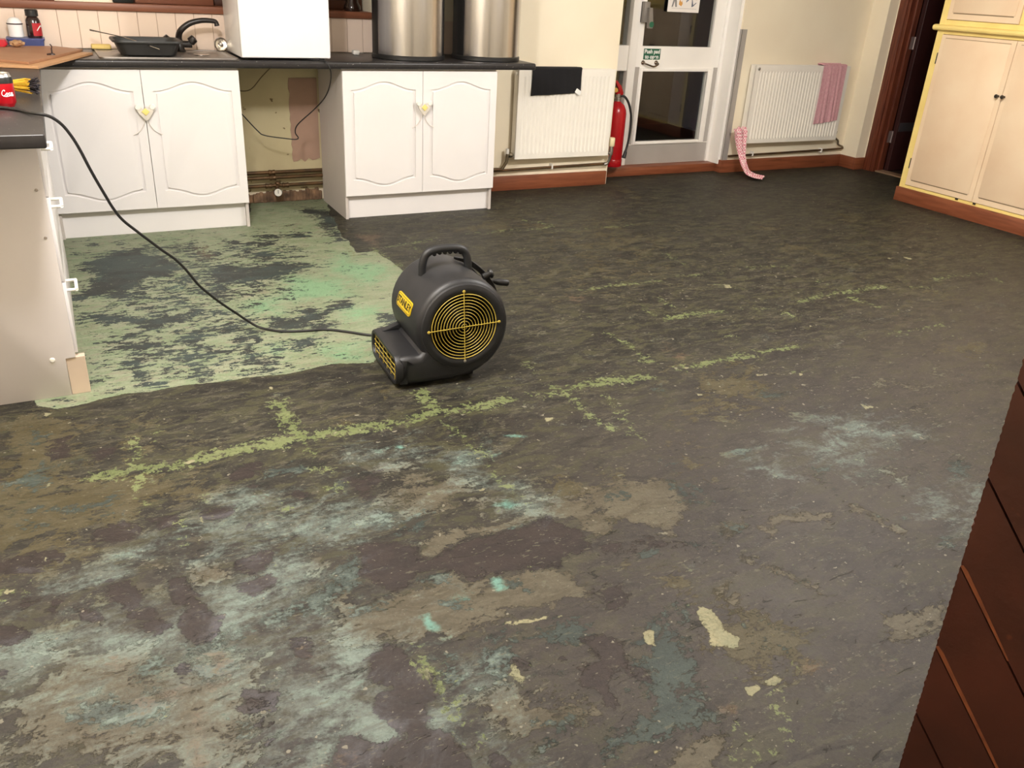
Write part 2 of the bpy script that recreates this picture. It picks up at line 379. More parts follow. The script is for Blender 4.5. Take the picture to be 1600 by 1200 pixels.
("K","p",0.1,0.7,[2.786,0.473,2.899,0.486,2.86,-0.104,2.719,-0.136]),
("K","p",0.1,0.7,[0.795,-0.384,1.521,-0.273,1.75,-0.423,1.643,-0.53,1.116,-0.479]),
("K","p",0.5,0.46,[1.259,0.222,2.488,-0.108,2.632,-0.928,1.877,-1.87,0.856,-1.844,1.448,-0.419]),
("K","p",0.15,0.6,[1.193,-2.471,1.543,-2.601,1.475,-2.982,1.315,-3.077,1.12,-2.982,0.802,-3.001]),
("K","p",0.15,0.6,[0.773,-3.04,0.901,-3.075,0.866,-3.269,0.772,-3.348,0.743,-3.307,0.631,-3.233]),
("K","p",0.3,0.55,[-1.24,-2.035,-0.773,-2.253,-0.57,-2.724,-0.738,-2.968,-1.068,-2.997,-1.215,-3.029]),
("K","p",0.06,0.85,[-1.135,-3.245,-1.102,-3.194,-1.046,-3.219,-1.043,-3.245,-1.077,-3.279]),
("K","p",0.06,0.85,[-1.067,-2.971,-1.002,-2.926,-0.989,-2.973,-1.049,-3.028]),
("K","p",0.06,0.85,[-1.038,-3.144,-0.995,-3.154,-0.984,-3.212,-1.004,-3.221]),
("K","p",0.06,0.85,[-0.903,-3.148,-0.865,-3.174,-0.86,-3.222,-0.897,-3.188]),
("K","p",0.06,0.85,[-1.219,-2.875,-1.117,-2.908,-1.218,-2.926]),
("K","p",0.1,0.75,[-0.973,-3.445,-0.839,-3.475,-0.761,-3.568,-0.81,-3.588,-0.939,-3.556,-0.999,-3.503]),
("T","p",0.12,0.8,[-1.242,-3.311,-1.1,-3.3,-0.985,-3.303,-0.895,-3.359,-0.857,-3.437,-0.626,-3.509,-0.617,-3.574,-0.691,-3.681,-0.748,-3.836,-1.23,-3.616]),
("T","p",0.06,0.85,[-0.804,-3.113,-0.683,-3.124,-0.68,-3.225,-0.78,-3.247,-0.794,-3.195]),
("T","p",0.06,0.85,[-0.514,-3.175,-0.433,-3.21,-0.444,-3.267,-0.514,-3.287,-0.534,-3.229]),
("T","p",0.06,0.85,[-0.519,-3.406,-0.47,-3.335,-0.426,-3.382,-0.468,-3.514,-0.505,-3.455]),
("T","p",0.06,0.85,[-0.937,-3.056,-0.81,-3.08,-0.841,-3.156,-0.9,-3.121]),
("T","p",0.06,0.85,[-0.573,-3.318,-0.526,-3.33,-0.528,-3.361,-0.572,-3.356]),
("T","p",0.07,0.9,[-0.499,-3.449,-0.311,-3.408,-0.177,-3.431,-0.157,-3.462,-0.092,-3.468,0.0,-3.472,0.138,-3.549,0.137,-3.602,0.08,-3.645,-0.141,-3.636,-0.257,-3.659,-0.32,-3.617,-0.359,-3.628,-0.426,-3.585,-0.53,-3.553]),
("T","p",0.1,0.75,[-0.357,-3.776,-0.23,-3.814,-0.077,-3.901,-0.07,-3.971,-0.145,-4.012,-0.263,-4.013,-0.333,-3.928]),
("T","p",0.1,0.75,[-0.077,-3.767,0.015,-3.822,0.005,-3.845,-0.054,-3.819]),
("T","p",0.05,0.85,[-0.255,-3.294,-0.173,-3.245,0.041,-3.245,0.108,-3.249,0.168,-3.298,0.017,-3.292,-0.067,-3.3,-0.156,-3.326,-0.226,-3.347]),
("T","p",0.05,0.85,[0.108,-3.249,0.428,-3.192,0.659,-3.273,0.629,-3.367,0.461,-3.524,0.349,-3.374,0.331,-3.319,0.301,-3.423,0.324,-3.477,0.233,-3.405,0.205,-3.416,0.209,-3.338,0.17,-3.293]),
("T","p",0.25,0.7,[-0.222,-2.744,0.088,-2.898,0.121,-3.052,0.21,-3.168,0.155,-3.269,-0.22,-3.203,-0.353,-3.033]),
("T","p",0.04,0.8,[0.685,-3.571,0.817,-3.54,0.968,-3.591,0.922,-3.635,0.809,-3.605,0.713,-3.624]),
("T","p",0.04,0.8,[0.497,-3.573,0.568,-3.658,0.66,-3.761,0.67,-3.817,0.663,-3.902,0.622,-3.912,0.634,-3.821,0.605,-3.768,0.56,-3.687,0.506,-3.61]),
("T","p",0.04,0.8,[1.126,-3.232,1.124,-3.359,1.064,-3.496,1.068,-3.593,1.111,-3.701,1.134,-3.802,1.08,-3.791,1.065,-3.657,1.039,-3.594,1.057,-3.465]),
("T","p",0.04,0.8,[0.418,-3.728,0.478,-3.764,0.437,-3.861,0.403,-3.825]),
("T","p",0.04,0.8,[0.597,-3.498,0.698,-3.528,0.685,-3.571,0.589,-3.578]),
("T","p",0.04,0.9,[0.741,-3.99,0.789,-4.011,0.85,-4.022,0.955,-4.017,0.846,-4.084,0.796,-4.078,0.734,-4.081,0.667,-4.067,0.717,-4.036]),
("T","p",0.04,0.9,[-0.01,-4.118,0.059,-4.094,0.103,-4.125,0.098,-4.156,0.056,-4.195,-0.036,-4.153]),
("T","p",0.5,0.42,[1.655,-2.642,3.302,-2.657,2.104,-3.463,1.223,-3.846,1.065,-3.657,1.513,-3.037]),
("W","p",0.1,0.8,[-0.783,-3.264,-0.688,-3.241,-0.692,-3.286,-0.577,-3.335,-0.669,-3.358,-0.73,-3.407,-0.762,-3.385,-0.758,-3.302]),
("W","p",0.1,0.8,[-0.991,-3.251,-0.94,-3.323,-0.858,-3.367,-0.849,-3.441,-0.947,-3.405,-1.035,-3.359,-1.077,-3.279]),
("W","p",0.1,0.8,[-1.236,-3.255,-1.077,-3.279,-1.101,-3.388,-1.165,-3.429,-1.231,-3.372]),
("W","p",0.1,0.8,[-0.603,-3.229,-0.542,-3.215,-0.505,-3.251,-0.597,-3.28]),
("W","p",0.2,0.72,[-0.714,-3.575,-0.594,-3.584,-0.502,-3.683,-0.552,-3.833,-0.633,-3.889,-0.71,-3.854,-0.696,-3.705]),
("W","p",0.06,0.85,[-0.514,-3.531,-0.493,-3.583,-0.453,-3.594,-0.498,-3.642,-0.536,-3.72,-0.514,-3.772,-0.487,-3.819,-0.493,-3.86,-0.539,-3.872,-0.591,-3.788]),
("W","p",0.06,0.85,[-0.424,-3.806,-0.38,-3.808,-0.364,-3.857,-0.397,-3.871,-0.425,-3.852]),
("W","p",0.14,0.62,[-0.493,-3.67,-0.427,-3.693,-0.447,-3.723,-0.502,-3.711]),
("W","p",0.14,0.62,[-0.514,-3.872,-0.447,-3.887,-0.444,-3.931,-0.506,-3.928]),
("W","p",0.14,0.62,[-0.429,-3.633,-0.376,-3.635,-0.403,-3.678,-0.435,-3.663]),
("W","p",0.14,0.62,[-0.289,-3.708,-0.275,-3.721,-0.284,-3.783,-0.275,-3.806,-0.33,-3.8,-0.308,-3.785]),
("W","p",0.14,0.62,[-0.326,-3.914,-0.307,-3.993,-0.325,-3.985]),
("W","p",0.14,0.62,[-0.382,-3.877,-0.379,-3.95,-0.364,-3.993,-0.399,-3.977]),
("W","p",0.08,0.7,[-0.678,-2.825,-0.52,-2.865,-0.572,-2.895,-0.663,-2.882]),
("W","p",0.08,0.7,[-1.11,-3.084,-1.009,-3.052,-0.939,-3.092,-1.046,-3.093]),
("W","p",0.08,0.7,[-0.954,-3.011,-0.883,-2.995,-0.89,-3.017]),
("W","p",0.08,0.7,[-0.858,-2.968,-0.795,-2.961,-0.807,-2.972]),
("W","p",0.08,0.7,[-0.525,-2.939,-0.487,-2.943,-0.506,-2.996]),
("W","p",0.15,0.6,[-0.007,-2.874,0.105,-2.861,0.077,-2.923,0.078,-3.048,0.136,-3.112,0.056,-3.065]),
("W","p",0.15,0.6,[-0.353,-3.033,-0.278,-3.04,-0.247,-3.101,-0.336,-3.176,-0.384,-3.134]),
("W","p",0.15,0.6,[0.099,-3.096,0.176,-3.23,0.161,-3.283,0.107,-3.225]),
("W","p",0.15,0.6,[-0.218,-2.775,-0.129,-2.767,-0.067,-2.761,-0.151,-2.83]),
("W","p",0.2,0.55,[1.203,-3.279,1.376,-3.193,1.576,-3.198,1.633,-3.331,1.398,-3.358,1.215,-3.38]),
("W","p",0.2,0.55,[1.293,-3.673,1.473,-3.721,1.374,-3.786,1.24,-3.756]),
("W","p",0.2,0.55,[0.943,-3.301,1.056,-3.347,0.987,-3.379]),
("W","p",0.25,0.55,[-0.762,-2.935,-0.299,-2.983,-0.366,-3.192,-0.567,-3.15,-0.787,-3.108]),
("S","p",0.06,0.85,[-0.647,-3.376,-0.515,-3.353,-0.382,-3.263,-0.421,-3.384,-0.528,-3.419,-0.681,-3.437,-0.736,-3.461,-0.739,-3.427]),
("S","p",0.06,0.85,[-1.105,-3.539,-1.009,-3.525,-0.918,-3.566,-0.944,-3.606,-1.045,-3.566]),
("S","p",0.06,0.85,[-0.99,-3.493,-0.926,-3.422,-0.881,-3.442,-0.914,-3.527]),
("S","p",0.06,0.85,[-0.853,-3.477,-0.771,-3.521,-0.807,-3.54]),
("S","p",0.06,0.85,[-0.789,-3.675,-0.754,-3.679,-0.758,-3.739,-0.787,-3.732]),
("S","p",0.06,0.85,[-0.88,-3.389,-0.842,-3.39,-0.781,-3.441,-0.813,-3.457,-0.865,-3.426]),
("S","p",0.06,0.85,[-0.539,-3.133,-0.48,-3.136,-0.501,-3.17,-0.54,-3.159]),
("S","p",0.05,0.9,[-0.28,-3.21,-0.226,-3.167,-0.145,-3.143,-0.178,-3.21,-0.268,-3.231]),
("S","p",0.05,0.9,[-0.423,-3.223,-0.381,-3.26,-0.414,-3.38,-0.456,-3.334]),
("S","p",0.05,0.9,[-0.27,-3.091,-0.245,-3.113,-0.283,-3.165]),
("S","p",0.05,0.9,[0.394,-3.244,0.476,-3.252,0.423,-3.307,0.369,-3.259]),
("S","p",0.05,0.9,[0.597,-3.288,0.698,-3.289,0.62,-3.389,0.565,-3.354]),
("S","p",0.05,0.9,[0.312,-3.546,0.374,-3.551,0.353,-3.579,0.309,-3.571]),
("S","p",0.05,0.9,[-0.273,-3.404,-0.207,-3.418,-0.229,-3.442,-0.269,-3.424]),
("S","p",0.05,0.9,[0.955,-2.708,1.031,-2.717,0.98,-2.758]),
("S","p",0.05,0.9,[0.672,-3.164,0.719,-3.183,0.684,-3.206]),
("S","p",0.06,0.8,[0.628,-3.261,0.727,-3.315,0.66,-3.41,0.569,-3.385]),
("S","p",0.06,0.8,[1.081,-3.372,1.192,-3.402,1.141,-3.441,1.094,-3.429]),
("S","p",0.06,0.8,[1.081,-3.461,1.112,-3.488,1.052,-3.573,1.044,-3.516]),
("S","p",0.06,0.8,[0.614,-3.517,0.688,-3.549,0.64,-3.576,0.598,-3.547]),
("S","p",0.06,0.8,[0.691,-3.152,0.706,-3.204,0.67,-3.205]),
("S","p",0.06,0.8,[0.96,-3.182,0.976,-3.22,0.941,-3.238]),
("S","p",0.06,0.8,[0.474,-3.552,0.527,-3.574,0.493,-3.588]),
("S","p",0.06,0.8,[0.609,-3.781,0.666,-3.805,0.618,-3.804]),
("S","p",0.06,0.8,[1.145,-3.612,1.175,-3.638,1.127,-3.67]),
("S","p",0.06,0.8,[1.519,-3.535,1.528,-3.554,1.495,-3.571]),
("S","p",0.06,0.8,[1.605,-3.538,1.622,-3.577,1.569,-3.617,1.531,-3.586]),
("S","p",0.06,0.8,[1.346,-2.849,1.468,-2.917,1.391,-2.949,1.33,-2.905]),
("S","p",0.06,0.8,[2.295,-3.052,2.29,-3.109,2.253,-3.095]),
("S","p",0.05,0.7,[1.147,-3.678,1.155,-3.745,1.185,-3.83,1.193,-3.891,1.16,-3.819,1.143,-3.739]),
("S","p",0.06,0.85,[-0.465,-3.448,-0.409,-3.433,-0.355,-3.456,-0.396,-3.47,-0.436,-3.469]),
("S","p",0.06,0.85,[-0.33,-3.641,-0.284,-3.676,-0.312,-3.783,-0.301,-3.801,-0.356,-3.751]),
("S","p",0.06,0.85,[-0.196,-3.65,-0.155,-3.653,-0.177,-3.687,-0.211,-3.672]),
("S","p",0.06,0.85,[-0.251,-3.69,-0.174,-3.703,-0.059,-3.687,0.045,-3.702,0.033,-3.758,-0.089,-3.741,-0.162,-3.73,-0.23,-3.794,-0.276,-3.767]),
("S","p",0.06,0.85,[-0.008,-3.932,0.09,-3.975,0.026,-4.062,-0.084,-4.068,-0.138,-4.07,-0.092,-4.02,-0.058,-4.029,0.018,-3.993]),
("S","p",0.06,0.85,[-0.232,-3.973,-0.146,-3.932,-0.137,-3.959,-0.167,-4.008,-0.233,-4.0]),
("S","p",0.06,0.85,[-0.082,-3.507,-0.023,-3.516,-0.051,-3.547]),
("S","p",0.06,0.85,[-0.269,-3.397,-0.206,-3.419,-0.223,-3.434,-0.262,-3.421]),
("S","p",0.06,0.85,[-0.122,-3.809,-0.083,-3.833,-0.108,-3.849]),
("S","p",0.06,0.85,[-0.239,-3.523,-0.194,-3.518,-0.182,-3.54,-0.227,-3.544]),
("S","p",0.06,0.8,[0.159,-3.752,0.228,-3.798,0.218,-3.89,0.211,-3.957,0.123,-4.047,0.153,-4.09,0.085,-4.094,0.019,-4.093,-0.062,-4.072]),
("S","p",0.06,0.8,[0.259,-3.715,0.297,-3.748,0.288,-3.808,0.251,-3.792]),
("S","p",0.06,0.8,[0.399,-3.849,0.397,-3.903,0.374,-3.9]),
("S","p",0.06,0.8,[0.459,-3.883,0.479,-3.946,0.457,-3.921]),
("S","p",0.06,0.8,[0.395,-3.94,0.403,-3.972,0.381,-3.963]),
("S","p",0.06,0.8,[0.412,-3.983,0.434,-4.0,0.406,-4.016]),
("S","p",0.07,0.75,[-1.183,-2.5,-1.112,-2.433,-1.076,-2.489,-1.142,-2.621,-1.182,-2.592]),
("S","p",0.07,0.75,[-1.02,-2.288,-0.933,-2.274,-0.939,-2.368,-0.997,-2.36]),
("S","p",0.07,0.75,[-1.181,-2.678,-1.087,-2.705,-0.945,-2.728,-0.961,-2.794,-1.115,-2.729]),
("S","p",0.07,0.75,[-1.016,-2.771,-0.978,-2.798,-0.992,-2.839]),
("S","p",0.07,0.75,[-1.132,-2.791,-1.105,-2.802,-1.116,-2.842]),
("S","p",0.07,0.75,[-0.511,-2.734,-0.358,-2.708,-0.386,-2.785,-0.516,-2.787]),
("S","p",0.07,0.75,[-1.045,-2.46,-1.007,-2.446,-1.005,-2.519,-1.035,-2.506]),
("S","p",0.07,0.75,[-1.173,-2.259,-1.122,-2.199,-1.11,-2.315,-1.16,-2.34]),
("P","p",0.04,0.95,[-0.992,-3.119,-0.921,-3.121,-0.907,-3.183,-0.936,-3.233,-0.987,-3.193]),
("P","p",0.04,0.95,[-0.965,-3.229,-0.866,-3.272,-0.866,-3.331,-0.895,-3.351,-0.922,-3.339,-0.955,-3.276]),
("P","p",0.04,0.95,[-0.841,-3.156,-0.805,-3.162,-0.782,-3.256,-0.761,-3.291,-0.762,-3.385,-0.789,-3.398,-0.822,-3.422,-0.839,-3.407,-0.846,-3.348,-0.823,-3.291,-0.849,-3.262]),
("P","p",0.04,0.95,[-0.693,-3.238,-0.667,-3.241,-0.612,-3.245,-0.615,-3.282,-0.674,-3.303,-0.695,-3.275]),
("P","p",0.04,0.95,[-0.699,-3.148,-0.584,-3.146,-0.605,-3.188,-0.668,-3.221]),
("P","p",0.04,0.95,[-1.248,-2.903,-1.097,-2.927,-1.072,-2.968,-1.158,-3.0,-1.246,-2.972]),
("P","p",0.04,0.95,[-1.054,-3.173,-1.022,-3.204,-0.988,-3.269,-1.012,-3.283,-1.038,-3.247]),
("P","p",0.04,0.95,[-1.238,-3.176,-1.144,-3.209,-1.144,-3.257,-1.175,-3.263,-1.236,-3.247]),
("P","p",0.04,0.95,[-1.233,-3.322,-1.183,-3.323,-1.19,-3.376,-1.232,-3.365]),
("P","p",0.04,0.95,[-1.11,-3.122,-1.058,-3.136,-1.093,-3.198,-1.13,-3.182]),
("P","p",0.04,0.95,[-0.616,-3.49,-0.576,-3.515,-0.581,-3.575,-0.614,-3.583,-0.625,-3.548]),
("P","p",0.04,0.95,[-0.737,-3.593,-0.681,-3.618,-0.692,-3.667,-0.757,-3.671,-0.767,-3.653]),
("P","p",0.04,0.95,[-0.747,-3.707,-0.71,-3.705,-0.718,-3.739,-0.742,-3.728]),
("P","p",0.04,0.95,[-0.732,-3.763,-0.711,-3.767,-0.721,-3.792]),
("P","p",0.04,0.95,[-0.735,-3.797,-0.706,-3.804,-0.715,-3.823]),
("P","p",0.04,0.95,[-0.873,-3.489,-0.853,-3.477,-0.863,-3.515]),
("P","p",0.04,0.95,[-1.186,-3.089,-1.12,-3.118,-1.167,-3.141]),
("P","p",0.04,0.95,[-1.009,-2.857,-0.88,-2.912,-0.906,-2.955,-1.002,-2.926]),
("P","p",0.035,1,[-0.484,-3.628,-0.43,-3.597,-0.393,-3.614,-0.371,-3.672,-0.371,-3.731,-0.386,-3.756,-0.373,-3.793,-0.401,-3.805,-0.427,-3.846,-0.391,-3.879,-0.388,-3.972,-0.396,-3.988,-0.635,-3.879,-0.609,-3.791,-0.539,-3.872,-0.493,-3.86,-0.487,-3.819,-0.517,-3.77,-0.505,-3.746,-0.459,-3.73,-0.502,-3.698]),
("P","p",0.035,1,[0.008,-3.762,0.056,-3.775,0.085,-3.825,0.049,-3.878,0.006,-3.886,-0.025,-3.924,-0.044,-3.977,-0.07,-3.971,-0.077,-3.95,-0.061,-3.908,-0.093,-3.868,-0.041,-3.825,0.005,-3.845]),
("P","p",0.035,1,[-0.098,-3.786,-0.055,-3.784,-0.066,-3.814,-0.095,-3.808]),
("P","p",0.035,1,[0.03,-3.89,0.08,-3.906,0.088,-3.962,0.025,-3.921]),
("P","p",0.035,1,[-0.345,-3.954,-0.323,-3.964,-0.314,-4.026,-0.361,-4.005]),
("P","p",0.035,1,[-0.182,-3.769,-0.157,-3.78,-0.173,-3.8,-0.189,-3.793]),
("P","p",0.06,0.7,[0.114,-3.618,0.179,-3.612,0.21,-3.668,0.161,-3.721,0.112,-3.716,0.095,-3.668]),
("P","p",0.06,0.7,[-0.087,-3.668,-0.052,-3.675,-0.068,-3.695]),
("P","p",0.06,0.7,[-0.101,-4.092,-0.006,-4.098,-0.04,-4.151,-0.124,-4.113]),
("P","p",0.04,0.95,[-0.401,-3.339,-0.377,-3.302,-0.371,-3.265,-0.404,-3.2,-0.323,-3.192,-0.281,-3.231,-0.237,-3.281,-0.25,-3.296,-0.232,-3.344,-0.177,-3.317,-0.141,-3.322,-0.112,-3.313,-0.034,-3.314,0.013,-3.301,0.083,-3.297,0.168,-3.298,0.221,-3.378,0.207,-3.459,0.092,-3.503,-0.047,-3.473,-0.151,-3.456,-0.178,-3.407,-0.267,-3.388,-0.311,-3.443,-0.36,-3.421]),
("P","p",0.08,0.75,[-0.299,-2.854,-0.197,-2.881,-0.209,-2.995,-0.278,-3.04,-0.337,-2.979]),
("P","p",0.08,0.75,[0.222,-3.423,0.313,-3.483,0.461,-3.524,0.451,-3.595,0.351,-3.531,0.219,-3.517]),
("P","p",0.05,0.8,[-1.097,-2.289,-1.04,-2.296,-1.032,-2.436,-1.094,-2.44]),
("P","p",0.05,0.8,[-0.999,-2.39,-0.922,-2.405,-0.916,-2.497,-0.99,-2.482]),
("P","p",0.05,0.8,[-0.987,-2.852,-0.876,-2.876,-0.923,-2.89]),
("P","p",0.05,0.8,[-0.874,-2.854,-0.782,-2.868,-0.787,-2.948,-0.849,-2.944]),
("P","p",0.05,0.8,[-0.709,-2.863,-0.627,-2.885,-0.654,-2.934,-0.722,-2.941]),
("P","p",0.05,0.8,[-0.631,-2.699,-0.513,-2.646,-0.547,-2.775,-0.641,-2.789]),
("P","p",0.05,0.8,[-1.235,-2.234,-1.198,-2.264,-1.172,-2.379,-1.231,-2.412]),
("P","p",0.05,0.8,[-0.503,-2.873,-0.41,-2.898,-0.41,-2.949,-0.475,-2.948]),
("P","p",0.05,0.8,[-0.621,-2.983,-0.601,-3.003,-0.618,-3.03]),
("P","p",0.05,0.8,[-1.254,-2.431,-1.195,-2.469,-1.206,-2.504,-1.252,-2.485]),
("P","p",0.05,0.8,[-0.597,-2.794,-0.479,-2.829,-0.5,-2.861,-0.591,-2.83]),
("C","p",0.02,0.8,[0.32,-3.782,0.358,-3.774,0.362,-3.809,0.352,-3.837,0.328,-3.88,0.341,-3.923,0.314,-3.947,0.288,-3.929,0.257,-3.908,0.288,-3.862,0.292,-3.826]),
("C","p",0.02,1.2,[0.241,-4.05,0.276,-4.039,0.28,-4.061,0.243,-4.07]),
("C","p",0.02,0.8,[0.132,-3.809,0.167,-3.809,0.156,-3.856,0.13,-3.852]),
("C","p",0.02,0.8,[0.429,-3.917,0.446,-3.94,0.432,-3.948]),
("C","p",0.02,0.8,[0.305,-4.033,0.335,-4.033,0.352,-4.054,0.301,-4.064]),
("C","p",0.02,0.8,[0.303,-4.074,0.326,-4.081,0.311,-4.091]),
("C","p",0.02,0.8,[0.1,-4.141,0.114,-4.174,0.092,-4.169]),
("C","p",0.02,0.8,[0.246,-4.184,0.258,-4.195,0.246,-4.195]),
("C","p",0.02,0.8,[-0.028,-4.088,0.006,-4.103,-0.007,-4.114,-0.022,-4.101]),
("C","p",0.02,0.8,[0.805,-3.836,0.816,-3.85,0.796,-3.869,0.804,-3.854]),
("C","p",0.02,0.8,[0.434,-4.24,0.442,-4.247,0.432,-4.251]),
("C","p",0.02,0.8,[0.42,-4.246,0.425,-4.254,0.417,-4.253]),
("C","p",0.02,0.8,[0.443,-4.259,0.451,-4.268,0.439,-4.269]),
("C","p",0.02,0.95,[-0.211,-3.796,-0.182,-3.769,-0.188,-3.8,-0.187,-3.826,-0.204,-3.831]),
("C","p",0.02,0.95,[-0.149,-3.64,-0.12,-3.649,-0.044,-3.659,0.014,-3.677,-0.049,-3.669,-0.143,-3.662]),
("C","p",0.02,0.95,[0.056,-3.635,0.088,-3.641,0.064,-3.642]),
("C","p",0.02,0.95,[-0.306,-3.871,-0.282,-3.87,-0.301,-3.88]),
("C","p",0.02,0.95,[0.135,-3.81,0.166,-3.816,0.151,-3.854,0.128,-3.837]),
("C","p",0.02,0.95,[-0.373,-3.701,-0.366,-3.707,-0.375,-3.736,-0.381,-3.727]),
("C","p",0.02,0.95,[-0.182,-3.717,-0.151,-3.728,-0.172,-3.729]),
("C","p",0.02,0.95,[-0.42,-3.879,-0.412,-3.886,-0.42,-3.888]),
("C","p",0.02,0.95,[-1.128,-2.096,-1.081,-2.114,-1.108,-2.138]),
("C","p",0.02,0.95,[-1.119,-2.56,-1.099,-2.575,-1.108,-2.603]),
("C","p",0.02,0.95,[-1.123,-2.954,-1.113,-2.963,-1.118,-2.971]),
("C","p",0.02,0.95,[-1.215,-3.052,-1.191,-3.058,-1.214,-3.074]),
("C","p",0.02,0.95,[-0.389,-2.137,-0.368,-2.155,-0.377,-2.231,-0.382,-2.18]),
("C","p",0.02,0.95,[-0.311,-2.587,-0.234,-2.584,-0.257,-2.608]),
("C","p",0.02,0.95,[-0.744,-2.582,-0.705,-2.583,-0.721,-2.605]),
("C","p",0.02,0.95,[-0.735,-2.912,-0.722,-2.923,-0.734,-2.942]),
("C","p",0.02,0.95,[-1.028,-3.133,-1.009,-3.141,-1.019,-3.146]),
("C","p",0.02,0.9,[0.453,-2.757,0.5,-2.767,0.444,-2.788]),
("C","p",0.02,0.9,[0.111,-2.915,0.124,-2.92,0.11,-2.936]),
("C","p",0.02,0.9,[0.137,-2.948,0.147,-2.959,0.137,-2.969]),
("C","p",0.02,0.9,[0.387,-3.034,0.428,-3.036,0.397,-3.046]),
("C","p",0.02,0.9,[0.118,-2.797,0.128,-2.809,0.115,-2.819]),
("C","p",0.02,0.9,[0.028,-3.08,0.075,-3.086,0.053,-3.103]),
("C","p",0.02,0.9,[1.649,-3.1,1.658,-3.124,1.684,-3.144,1.632,-3.153]),
("C","p",0.02,0.9,[1.609,-2.77,1.647,-2.808,1.603,-2.814]),
("C","p",0.02,0.9,[1.097,-2.774,1.134,-2.809,1.103,-2.807]),
("C","p",0.02,0.9,[1.458,-2.736,1.482,-2.757,1.458,-2.764]),
("C","p",0.02,0.9,[1.191,-2.566,1.256,-2.586,1.212,-2.597]),
("C","p",0.03,0.8,[2.473,-2.096,2.605,-2.093,2.564,-2.116]),
("C","p",0.03,0.8,[2.609,-2.283,2.633,-2.319,2.596,-2.323]),
("C","p",0.03,0.8,[2.879,-2.072,2.929,-2.104,2.872,-2.108]),
("C","p",0.03,0.8,[2.508,-2.615,2.598,-2.617,2.532,-2.633]),
("C","p",0.03,0.8,[2.205,-2.593,2.22,-2.612,2.182,-2.627]),
("C","p",0.03,0.8,[2.066,-2.382,2.107,-2.412,2.069,-2.422]),
("C","p",0.03,0.8,[2.083,-1.76,2.104,-1.843,2.045,-1.842]),
("C","p",0.03,0.8,[3.43,-1.685,3.447,-1.737,3.385,-1.741]),
("C","p",0.03,0.8,[3.516,-1.712,3.569,-1.767,3.498,-1.777]),
("A","p",0.04,1,[-0.316,-3.544,-0.294,-3.542,-0.285,-3.581,-0.298,-3.601,-0.316,-3.582]),
("A","p",0.04,1,[-0.102,-3.473,-0.081,-3.482,-0.094,-3.519,-0.111,-3.52]),
("A","p",0.07,0.6,[-0.299,-3.604,-0.289,-3.616,-0.301,-3.633]),
("A","p",0.07,0.6,[-0.215,-3.492,-0.18,-3.499,-0.188,-3.529,-0.227,-3.52]),
("A","p",0.07,0.6,[-0.385,-3.423,-0.346,-3.444,-0.36,-3.454]),
("A","p",0.05,0.95,[0.268,-2.809,0.316,-2.82,0.351,-2.85,0.308,-2.837]),
("A","p",0.05,0.95,[-0.098,-2.742,-0.073,-2.736,-0.062,-2.756,-0.083,-2.763]),
("A","p",0.05,0.95,[0.058,-3.18,0.092,-3.17,0.117,-3.205,0.092,-3.213]),
("A","p",0.1,0.5,[-0.18,-2.746,-0.113,-2.743,-0.083,-2.763,-0.17,-2.78]),
("A","p",0.1,0.5,[0.027,-3.273,0.093,-3.278,0.087,-3.304,0.028,-3.285]),
("A","p",0.1,0.5,[-0.183,-3.207,-0.155,-3.185,-0.146,-3.212,-0.183,-3.224]),
("A","p",0.1,0.5,[0.17,-2.887,0.204,-2.916,0.166,-2.945]),
("A","p",0.1,0.5,[-0.012,-2.887,0.099,-2.873,0.089,-2.928,-0.004,-2.919]),
("A","p",0.05,0.6,[-0.954,-3.006,-0.888,-2.997,-0.933,-3.01]),
("A","p",0.05,0.6,[-0.596,-2.859,-0.534,-2.87,-0.568,-2.877]),
("A","p",0.06,0.45,[-0.519,-3.665,-0.497,-3.669,-0.525,-3.755,-0.532,-3.722]),
("M","p",0.7,1,[0.596,-2.736,1.749,-2.677,4.072,-2.14,2.164,-3.666,0.61,-4.596,-0.166,-4.237,-0.459,-4.029,-0.351,-3.358,0.139,-3.321]),
("M","p",0.4,0.7,[-1.293,-2.811,-0.5,-3.294,-0.292,-3.638,-0.485,-4.09,-1.246,-3.737]),
("W","p",0.5,0.5,[-1.242,-3.296,-1.031,-3.291,-0.784,-3.272,-0.557,-3.344,-0.486,-3.632,-0.578,-3.914,-0.863,-3.784,-1.043,-3.535,-1.236,-3.461]),
("T","p",0.3,0.42,[1.326,-3.155,1.771,-3.236,1.64,-3.615,1.255,-3.859,1.13,-3.684,1.156,-3.387]),
("D","p",0.2,0.36,[-0.933,-0.092,-0.242,-0.161,0.272,-0.688,-0.159,-1.456,-0.025,-1.894,-0.472,-2.057,-0.902,-1.977,-0.977,-1.445]),
]
# ---------------------------------------------------------------- room shell
XL, XR, YB = -1.65, 5.57, -6.0        # left wall, right wall, rear wall
SW, W1, W2, DR = 0.58, 0.50, 0.64, 0.80   # sink wall, wall by first radiator, wall by second radiator, glazed door
b = NB()
box(b, XL - .15, 1.60, SW, SW + .35, 0, 1.13); box(b, 0.955, 1.60, SW, SW + .35, 1.13, CEIL)
box(b, XL - .15, 0.955, SW, SW + .35, 2.2, CEIL)
box(b, 1.60, 2.805, W1, SW + .35, 0, CEIL)                                   # by the radiator, up to the glazed door
box(b, 4.06, XR + .05, W2, W2 + .30, 0, CEIL); box(b, 2.805, 4.06, DR - .1, DR + .13, 2.2, CEIL)
struct('wall_back', b, cream_wall)
b = NB(); box(b, 5.46, XR + .0, 0.46, W2 + .01, 0, CEIL); box(b, XR, XR + .12, 0.435, 0.47, 0, CEIL)
box(b, XR, XR + .12, YB, -0.55, 0, CEIL); box(b, XR, XR + .12, -0.56, 0.44, 2.1, CEIL)
struct('wall_right', b, cream_wall)
